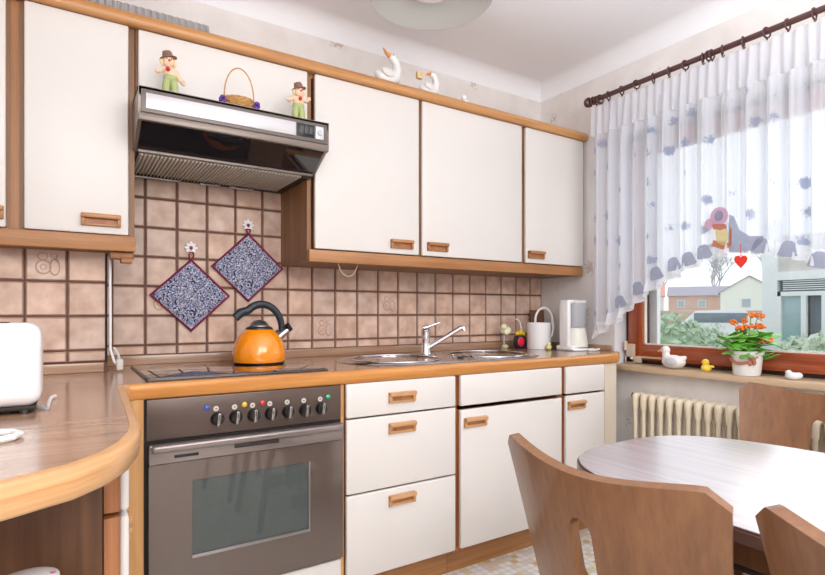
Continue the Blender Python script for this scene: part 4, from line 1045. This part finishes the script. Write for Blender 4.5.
pl = thing('potted_kalanchoe', 'orange flowering houseplant in a white pot on the window sill', 'potted plant', (2.505, 1.20, ZS))
px, py = 2.515, 1.205
MB().lathe([(0, .001), (.050, .001), (.053, .006), (.062, .090), (.067, .094), (.067, .108), (.063, .108), (.060, .098), (0, .096)], (px, py, ZS), 36).build('pot', M['ceramic'], pl)
sw = MB().tube([(px - .0645 * math.cos(a), py + .0645 * math.sin(a), ZS + .088 - .032 * math.cos(a * 1.35) ) for a in [(-1.1 + 2.2 * k / 16) for k in range(17)]], [.004 + .003 * math.sin(PI * k / 16) for k in range(17)], 8)
sw.ball((px - .050, py - .047, ZS + .075), (.010, .014, .014), 10).ball((px - .052, py - .038, ZS + .060), (.008, .008, .014), 10).ball((px - .046, py - .052, ZS + .062), (.008, .008, .013), 10)
sw.build('ribbon_swag', plain('terracotta_ribbon', (190, 118, 92), .5), pl)
m = MB(); ml = MB(); mf = MB(); rs = random.Random(3)
leafmat = plain('leaf_green', (110, 180, 66), .35, noise=.35, scale=25)
for k in range(84):
    a = rs.uniform(0, 2 * PI); r_ = rs.uniform(.02, .10); z = ZS + rs.uniform(.105, .205) - r_ * .25
    c_ = Vector((px + r_ * math.cos(a) * .8, py + r_ * math.sin(a) * 1.1, z))
    L, W_ = rs.uniform(.026, .040), rs.uniform(.019, .028)
    rot = RZ(a) @ RY(rs.uniform(-.5, .7)) @ RX(rs.uniform(-.4, .4))
    ml.ball(c_, (L, W_, .003), 10, rot)
    m.tube([(px, py, ZS + .09), c_ * .5 + Vector((px, py, z - .02)) * .5, c_], .0022, 5)
m.build('stems', plain('stem_green', (130, 160, 84), .6), pl); ml.build('leaves', leafmat, pl, sharp=80)
fl = [(.0, .015, .240), (-.01, -.022, .262), (.01, -.042, .262), (0, .055, .230), (-.005, -.015, .212), (0, -.05, .215), (-.02, .02, .205), (-.02, -.085, .155)]
for dx_, dy_, dz_ in fl:
    mf = MB()
    for q in range(12): mf.ball((px + dx_ + rs.uniform(-.015, .015), py + dy_ + rs.uniform(-.019, .019), ZS + dz_ + rs.uniform(-.007, .009)), rs.uniform(.005, .0085), 8)
    h_ = mf.build('flower_cluster', plain('orange_petals', (240, 122, 44), .5, noise=.2, scale=80), pl)
    MB().tube([(px, py, ZS + .10), (px + dx_ * .6, py + dy_ * .6, ZS + .1 + (dz_ - .1) * .6), (px + dx_, py + dy_, ZS + dz_)], .0022, 5).build('flower_stalk', MATS['stem_green'], h_)
rk = MB(); rk.ball((2.50, 1.020, ZS + .015), (.022, .030, .016), 14).ball((2.50, 1.036, ZS + .028), (.013, .012, .011), 12).ball((2.50, 1.000, ZS + .020), (.012, .015, .012), 10)
tag(rk.build('white_shell', plain('shell_white', (232, 234, 240), .3)), 'small white shell-like ornament at the right on the window sill', 'ornament')

# ------------------------------------------------------------------ dining table
tb = thing('dining_table', 'oval wooden dining table with a glossy pale top', 'table', (1.255, .40, 0))
def outline(hw, ins=0):
    pts = []
    cx_, y0, y1 = 1.261, -.14, .935
    A = hw - ins; Cy = (y0 + y1) / 2; B = (y1 - y0) / 2 - ins; e = 3.1
    for k in range(96):
        a = 2 * PI * k / 96; ca, sa = math.cos(a), math.sin(a)
        pts.append((cx_ + A * abs(ca) ** (2 / e) * (1 if ca >= 0 else -1), Cy + B * abs(sa) ** (2 / e) * (1 if sa >= 0 else -1)))
    return pts
MB().prism(outline(.340, .004), .7385, .7402, .0005).build('laminate_top', M['tabletop'], tb)
MB().prism(outline(.340), .712, .7388, .004).build('top_edge', plain('table_edge', (96, 70, 62), .35, coat=.3), tb)
MB().prism(outline(.340, .05), .655, .712).build('apron', M['chairdark'], tb)
MB().prism(outline(.340, .046), .650, .658).build('apron_band', M['gasket'], tb)
for y in (.62, .18):
    MB().box(1.215, 1.295, y - .03, y + .03, .07, .655, .006).build('leg', M['chair'], tb)
MB().box(1.235, 1.275, .21, .59, .20, .27, .004).build('stretcher', M['chair'], tb)
for y in (.62, .18): MB().box(1.06, 1.45, y - .035, y + .035, .0, .07, .012).build('foot', M['chair'], tb)

# ------------------------------------------------------------------ chairs
def apply_mods(ob):
    dg = bpy.context.evaluated_depsgraph_get(); dg.update()
    me = bpy.data.meshes.new_from_object(ob.evaluated_get(dg))
    old = ob.data; ob.modifiers.clear(); ob.data = me; return ob
def make_chair(label):
    ch = thing('dining_chair', label, 'chair', (0, 0, 0), 'bent plywood dining chairs at the table')
    zt = .818; R_ = .50
    b = bmesh.new(); NU, NV = 48, 26; TH = .022
    def top(y): # y in -.25...25 : sagging middle, clipped corners
        ay = abs(y)
        if ay > .218: return zt - (ay - .218) / .032 * .026
        return zt - .024 * math.cos(ay / .218 * PI / 2) ** 1.3
    def P_(u, v, off):
        y = (-.25 + .5 * u); zb = .455
        z = zb + (top(y) - zb) * v
        dn = (zt - z)
        ys = 1.03 * y * (1 - .50 * dn + .25 * dn * dn)
        x = -.212 + y * y / (2 * R_) * 1.0 + .22 * dn
        n = Vector((1, -y / R_, 0.22)).normalized()
        return Vector((x, ys, z)) + n * off
    F = [[b.verts.new(P_(i / NU, j / NV, 0)) for j in range(NV + 1)] for i in range(NU + 1)]
    K = [[b.verts.new(P_(i / NU, j / NV, TH)) for j in range(NV + 1)] for i in range(NU + 1)]
    for i in range(NU):
        for j in range(NV):
            b.faces.new((F[i][j], F[i][j + 1], F[i + 1][j + 1], F[i + 1][j])); b.faces.new((K[i][j], K[i + 1][j], K[i + 1][j + 1], K[i][j + 1]))
    for i in range(NU):
        for j in (0, NV):
            b.faces.new((F[i][j], F[i + 1][j], K[i + 1][j], K[i][j]))
    for j in range(NV):
        for i in (0, NU): b.faces.new((F[i][j], K[i][j], K[i][j + 1], F[i][j + 1]))
    bmesh.ops.recalc_face_normals(b, faces=b.faces[:])
    m = MB(); m._merge(b); back = m.build('backrest', M['chair'], ch, sharp=50)
    cut = MB(); pts = [(.004 + .026 * math.cos(a), .683 + .026 * math.sin(a)) for a in [PI * k / 10 for k in range(11)]] + [(.004 + .026 * math.cos(a), .602 + .026 * math.sin(a)) for a in [PI + PI * k / 10 for k in range(11)]]
    cut.prism(pts, -.3, 0, mat=Matrix(((0, 0, 1, 0), (1, 0, 0, 0), (0, 1, 0, 0), (0, 0, 0, 1))))
    co = cut.build('slot_cutter', None, ch)
    md = back.modifiers.new('b', 'BOOLEAN'); md.object = co; md.operation = 'DIFFERENCE'; md.solver = 'EXACT'
    bv = back.modifiers.new('v', 'BEVEL'); bv.width = .004; bv.segments = 3; bv.limit_method = 'ANGLE'; bv.angle_limit = math.radians(50)
    apply_mods(back); bpy.data.objects.remove(co)
    for p in back.data.polygons: p.use_smooth = True
    sw_ = [(-.145, -.17), (-.10, -.19), (.18, -.215), (.215, -.19), (.225, 0), (.215, .19), (.18, .215), (-.10, .19), (-.145, .17)]
    MB().prism(sw_, .425, .452, .006).build('seat', M['chair'], ch)
    for s_ in (-1, 1):
        MB().tube([(.175, s_ * .17, .425), (.195, s_ * .19, .0)], [.019, .014], 12).build('leg', M['chairdark'], ch)
        MB().tube([(-.115, s_ * .15, .425), (-.185, s_ * .175, .0)], [.019, .014], 12).build('leg', M['chairdark'], ch)
    MB().box(-.12, .18, -.165, -.145, .385, .424, .003).box(-.12, .18, .145, .165, .385, .424, .003).build('seat_rail', M['chairdark'], ch)
    return ch
c1 = make_chair('bent plywood chair with slotted back, nearest the base cabinets on the left of the table')
c1.location = (.987, .666, 0); c1.rotation_euler = (0, 0, -.045)
c2 = copy_tree(c1); c2.location = (.942, .119, 0); c2.rotation_euler = (0, 0, -.2); c2['label'] = 'bent plywood chair at the bottom right corner, only its back top showing'
c3 = copy_tree(c1); c3.location = (2.075, .838, 0); c3.rotation_euler = (0, 0, PI); c3['label'] = 'bent plywood chair across the table in front of the window'

# ------------------------------------------------------------------ outside: colours paled to carry the wash of bright daylight
GZ = -1.3
struct(MB().box(2.76, 140, -60, 120, GZ - .1, GZ).build('ground_outside', plain('lawn', (168, 186, 160), .9, noise=.15, scale=.6)), 'washed-out lawn outside the window', 'ground')
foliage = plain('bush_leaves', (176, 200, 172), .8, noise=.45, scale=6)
foliage2 = plain('bush_leaves_washed', (200, 216, 196), .8, noise=.4, scale=6)  # leaf colours raised to put the daylight wash into them
def bush(x, y, r_, h_, lab, mat, n, seed, size=.075):
    rs = random.Random(seed)
    root = thing('garden_bush', lab, 'bush', (x, y, GZ), 'bushes outside the window')
    ml = MB(); b = bmesh.new()
    for k in range(n):
        a = rs.uniform(0, 2 * PI); p = math.acos(rs.uniform(-.2, 1)); q = r_ * rs.uniform(.72, 1.05)
        c_ = Vector((q * math.sin(p) * math.cos(a), q * math.sin(p) * math.sin(a), h_ * .5 + h_ * .5 * q / r_ * math.cos(p)))
        u_ = Vector((rs.uniform(-1, 1), rs.uniform(-1, 1), rs.uniform(-1, 1))).normalized(); v_ = u_.orthogonal().normalized(); s_ = size * rs.uniform(.6, 1.3)
        b.faces.new([b.verts.new(c_ + Vector((x, y, GZ)) + d) for d in (-u_ * s_, v_ * s_ * .5, u_ * s_, -v_ * s_ * .5)])
    ml._merge(b); ml.ball((x, y, GZ + h_ * .45), (r_ * .86, r_ * .86, h_ * .47), 20)
    ml.build('foliage', mat, root, sharp=80)
    MB().tube([(x, y, GZ), (x, y, GZ + h_ * .4)], .05, 8).build('stem', plain('bark', (120, 104, 92), .9), root)
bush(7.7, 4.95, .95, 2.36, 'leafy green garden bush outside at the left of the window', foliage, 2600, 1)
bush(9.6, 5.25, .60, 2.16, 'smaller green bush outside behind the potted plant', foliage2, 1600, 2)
bush(7.9, 2.55, .80, 2.20, 'washed-out green bush outside by the white building', foliage2, 2200, 4)
bush(8.95, 3.60, .38, 2.02, 'low washed-out bush outside before the glazed entrance', foliage2, 1100, 5)

wb = thing('entrance_building', 'white modern building with louvres and glazed entrance outside on the right', 'building', (11.5, 2, GZ))
wh = plain('outside_white', (236, 240, 244), .8)
m = MB().box(9.9, 10.1, 4.27, 4.50, GZ, 2.6).box(9.9, 14, -4, 4.27, 1.62, 1.76).box(9.9, 9.98, -4, 4.27, 1.36, 1.43).box(9.9, 9.98, 4.22, 4.27, GZ, 1.43).box(9.9, 9.98, 3.86, 3.93, GZ, 1.36).box(9.9, 9.98, 3.60, 3.65, GZ, 1.36).box(9.9, 9.98, -4, 3.60, GZ, .2)
m.box(10.02, 10.1, 4.5, 4.5001, GZ, 1.0)
m.build('white_frame', wh, wb)
MB().box(9.95, 14, -4, 4.4, 1.76, 2.35).build('upper_facade', plain('facade_beige', (206, 204, 200), .85, noise=.08, scale=3), wb)
m = MB()
for k in range(5): m.box(9.93, 9.97, -4, 4.2, 1.455 + .034 * k, 1.470 + .034 * k)
m.build('louvres', wh, wb)
MB().box(10.0, 10.05, -4, 4.25, 1.43, 1.62).build('louvre_back', plain('louvre_dark', (120, 136, 150), .6), wb)
MB().box(9.96, 9.99, 3.93, 4.22, GZ, 1.36).build('glass_door', plain('teal_glass', (160, 190, 196), .15, coat=.5), wb)
MB().box(10.05, 10.1, 3.65, 3.86, GZ, 1.36).build('dark_doorway', plain('doorway_dark', (128, 140, 152), .6), wb)
MB().box(10.1, 14, -4, 4.2, GZ, 1.40).build('inner_wall', plain('inner_wall', (150, 170, 160), .8), wb)

def house(xc, yc, w_, dep, eave, ridge, wallc, roofc, lab, gable_front, rz, wins=()):
    h = thing('house', lab, 'house', (xc, yc, GZ), None)
    def bl(m): return m
    # local geometry (built around the origin, then the root turns it)
    loc = Vector((xc, yc, GZ)); rot = RZ(rz)
    def put(m, name, mat):
        m.bm.transform(Matrix.Translation(loc)); return m.build(name, mat, h)
    if gable_front: # gable faces -y
        m = MB(); poly = [(-w_ / 2, 0), (w_ / 2, 0), (w_ / 2, eave), (0, ridge), (-w_ / 2, eave)]
        m.prism(poly, 0, dep, mat=Matrix(((1, 0, 0, 0), (0, 0, 1, 0), (0, 1, 0, 0), (0, 0, 0, 1))))
        put(m, 'walls', wallc)
        m = MB(); t = .12
        for s_ in (-1, 1):
            m.prism([(s_ * (w_ / 2 + .25), eave - .2), (0, ridge + .02), (0, ridge + .02 + t), (s_ * (w_ / 2 + .25), eave - .2 + t)], -.15, dep + .15, mat=Matrix(((1, 0, 0, 0), (0, 0, 1, 0), (0, 1, 0, 0), (0, 0, 0, 1))))
        put(m, 'roof', roofc)
    else:
        m = MB().box(-w_ / 2, w_ / 2, 0, dep, 0, eave); put(m, 'walls', wallc)
        m = MB().prism([(-.3, eave), (dep + .3, eave), (dep / 2, ridge)], -w_ / 2 - .2, w_ / 2 + .2, mat=Matrix(((0, 0, 1, 0), (1, 0, 0, 0), (0, 1, 0, 0), (0, 0, 0, 1)))); put(m, 'roof', roofc)
    for (a, z, ww, hh) in wins:
        m = MB().box(a - ww / 2, a + ww / 2, -.06, .02, z, z + hh); put(m, 'window', plain('far_window', (182, 190, 200), .3))
        m = MB().box(a - ww / 2 - .08, a + ww / 2 + .08, -.04, .01, z - .08, z + hh + .08); put(m, 'window_surround', wh)
    h.rotation_euler = (0, 0, rz)
    return h
brick = plain('far_brick', (222, 184, 174), .9, noise=.15, scale=1.0); slate = plain('far_slate', (182, 178, 190), .9); pinkroof = plain('far_pink_roof', (232, 176, 164), .9); render_ = plain('far_render', (246, 244, 240), .9)  # wall and roof colours lightened, daylight glare painted in
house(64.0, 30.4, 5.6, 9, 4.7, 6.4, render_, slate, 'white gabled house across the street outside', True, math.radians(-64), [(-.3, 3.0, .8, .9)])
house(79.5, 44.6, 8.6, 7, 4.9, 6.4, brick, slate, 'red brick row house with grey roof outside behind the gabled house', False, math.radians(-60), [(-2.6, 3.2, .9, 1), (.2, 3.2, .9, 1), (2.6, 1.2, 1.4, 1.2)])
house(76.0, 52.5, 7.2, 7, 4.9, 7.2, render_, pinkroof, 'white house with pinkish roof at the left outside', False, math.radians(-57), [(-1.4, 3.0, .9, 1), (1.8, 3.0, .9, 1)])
tag(MB().box(34, 34.6, 8, 26, GZ, 1.22, .1).build('garden_fence', plain('far_fence', (198, 176, 160), .9, noise=.2, scale=2)), 'low brownish garden fence in front of the far houses', 'fence')
# cars
cr = thing('parked_car', 'white car parked in the street outside behind the bushes', 'car', (20.2, 10.7, GZ), None, math.radians(-62))
def carpart(m, n, mt):
    m.bm.transform(Matrix.Translation(Vector((20.2, 10.7, GZ)))); return m.build(n, mt, cr)
carpart(MB().prism([(-2.0, .45), (-1.9, .95), (-1.2, 1.05), (-.7, 1.55), (.8, 1.6), (1.4, 1.1), (2.0, 1.0), (2.1, .45)], -.8, .8, .05, mat=Matrix(((1, 0, 0, 0), (0, 0, 1, 0), (0, 1, 0, .9), (0, 0, 0, 1)))), 'body', wh)
carpart(MB().box(-.75, .9, -.83, .83, 2.02, 2.38, .05), 'windows', plain('car_glass', (120, 136, 150), .2))
for sx_ in (-1.3, 1.3):
    carpart(MB().lathe([(0, 0), (.33, 0), (.33, .2), (0, .2)], (sx_, -.75, 1.28), 20, RX(PI / 2)), 'wheel', M['black'])
tag(MB().box(19, 22.6, 8.2, 13.6, GZ, GZ + .9, .05).build('garden_wall', plain('low_wall', (214, 208, 200), .9)), 'low pale garden wall under the parked car', 'wall')
# bare trees
def tree(x, y, h_, lab, seed):
    rs = random.Random(seed); root = thing('bare_tree', lab, 'tree', (x, y, GZ), 'bare winter trees behind the houses')
    m = MB()
    def br(p, d, L, r_, k):
        q = p + d * L; m.tube([p, (p + q) / 2 + Vector((rs.uniform(-1, 1), rs.uniform(-1, 1), 0)) * L * .06, q], [r_, r_ * .85, r_ * .65], 5)
        if k == 0: return
        for i in range(rs.choice((3, 4))):
            nd = (d + Vector((rs.uniform(-1, 1), rs.uniform(-1, 1), rs.uniform(-.2, .8))) * .75).normalized()
            br(q, nd, L * rs.uniform(.6, .8), r_ * .6, k - 1)
    br(Vector((x, y, GZ)), Vector((0, 0, 1)), h_ * .3, h_ * .018, 5)
    m.build('branches', plain('far_twigs', (200, 196, 204), .9), root)
tree(96, 51, 15, 'bare tree rising behind the brick row house', 5)
tree(100, 41, 17, 'tall bare tree behind the gabled house', 9)
tree(106, 68, 14, 'bare tree at the left in the distance', 12)

# ------------------------------------------------------------------ light, world, camera
wd = bpy.data.worlds.new('World'); scene.world = wd; wd.use_nodes = True
nt = wd.node_tree; bg = nt.nodes['Background']
sky = nt.nodes.new('ShaderNodeTexSky'); sky.sky_type = 'NISHITA'; sky.sun_disc = False; sky.sun_elevation = math.radians(32); sky.sun_rotation = math.radians(200)
mixs = nt.nodes.new('ShaderNodeMix'); mixs.data_type = 'RGBA'; mixs.inputs[0].default_value = .88; mixs.inputs[7].default_value = (.95, .97, 1.0, 1)
mul = nt.nodes.new('ShaderNodeVectorMath'); mul.operation = 'SCALE'; mul.inputs['Scale'].default_value = .12
nt.links.new(sky.outputs[0], mul.inputs[0]); nt.links.new(mul.outputs[0], mixs.inputs[6])
nt.links.new(mixs.outputs[2], bg.inputs[0]); bg.inputs[1].default_value = 1.45

def area(name, loc, rot, size, sy_, power, col=(1, 1, 1)):
    l = bpy.data.lights.new(name, 'AREA'); l.shape = 'RECTANGLE'; l.size = size; l.size_y = sy_; l.energy = power; l.color = col
    o = bpy.data.objects.new(name, l); COL.objects.link(o); o.location = loc; o.rotation_euler = rot; return o
def aim(o, t): o.rotation_euler = (Vector(t) - o.location).to_track_quat('-Z', 'Y').to_euler()
a = area('window_daylight', (3.2, .9, 1.75), (0, 0, 0), 1.7, 1.3, 9, (.96, .98, 1)); aim(a, (1.0, 1.3, .9))
a = area('room_bounce', (.6, -1.0, 2.35), (0, 0, 0), 2.2, 1.4, 72, (1, .985, .97)); aim(a, (1.0, 1.8, .9))
a = area('ceiling_bounce', (1.1, .2, 1.9), (PI, 0, 0), 1.8, 1.8, 26, (1, .99, .98))

a = area('side_fill', (-.3, -1.2, 1.5), (0, 0, 0), 1.0, 1.0, 13, (1, .99, .98)); aim(a, (2.5, 1.2, .5))

cam = bpy.data.cameras.new('Camera'); co = bpy.data.objects.new('Camera', cam); COL.objects.link(co)
co.location = (0, 0, 1.09); co.rotation_euler = (PI / 2, 0, -math.radians(32.73))
cam.sensor_fit = 'HORIZONTAL'; cam.sensor_width = 36; cam.lens = 542 / 825 * 36
cam.shift_y = (312.5 - 287.5) / 825
cam.clip_start = .02; cam.clip_end = 500
scene.camera = co
scene.view_settings.view_transform = 'Standard'
scene.view_settings.look = 'None'
scene.view_settings.exposure = -0.07
scene.cycles.max_bounces = 8; scene.cycles.transparent_max_bounces = 24
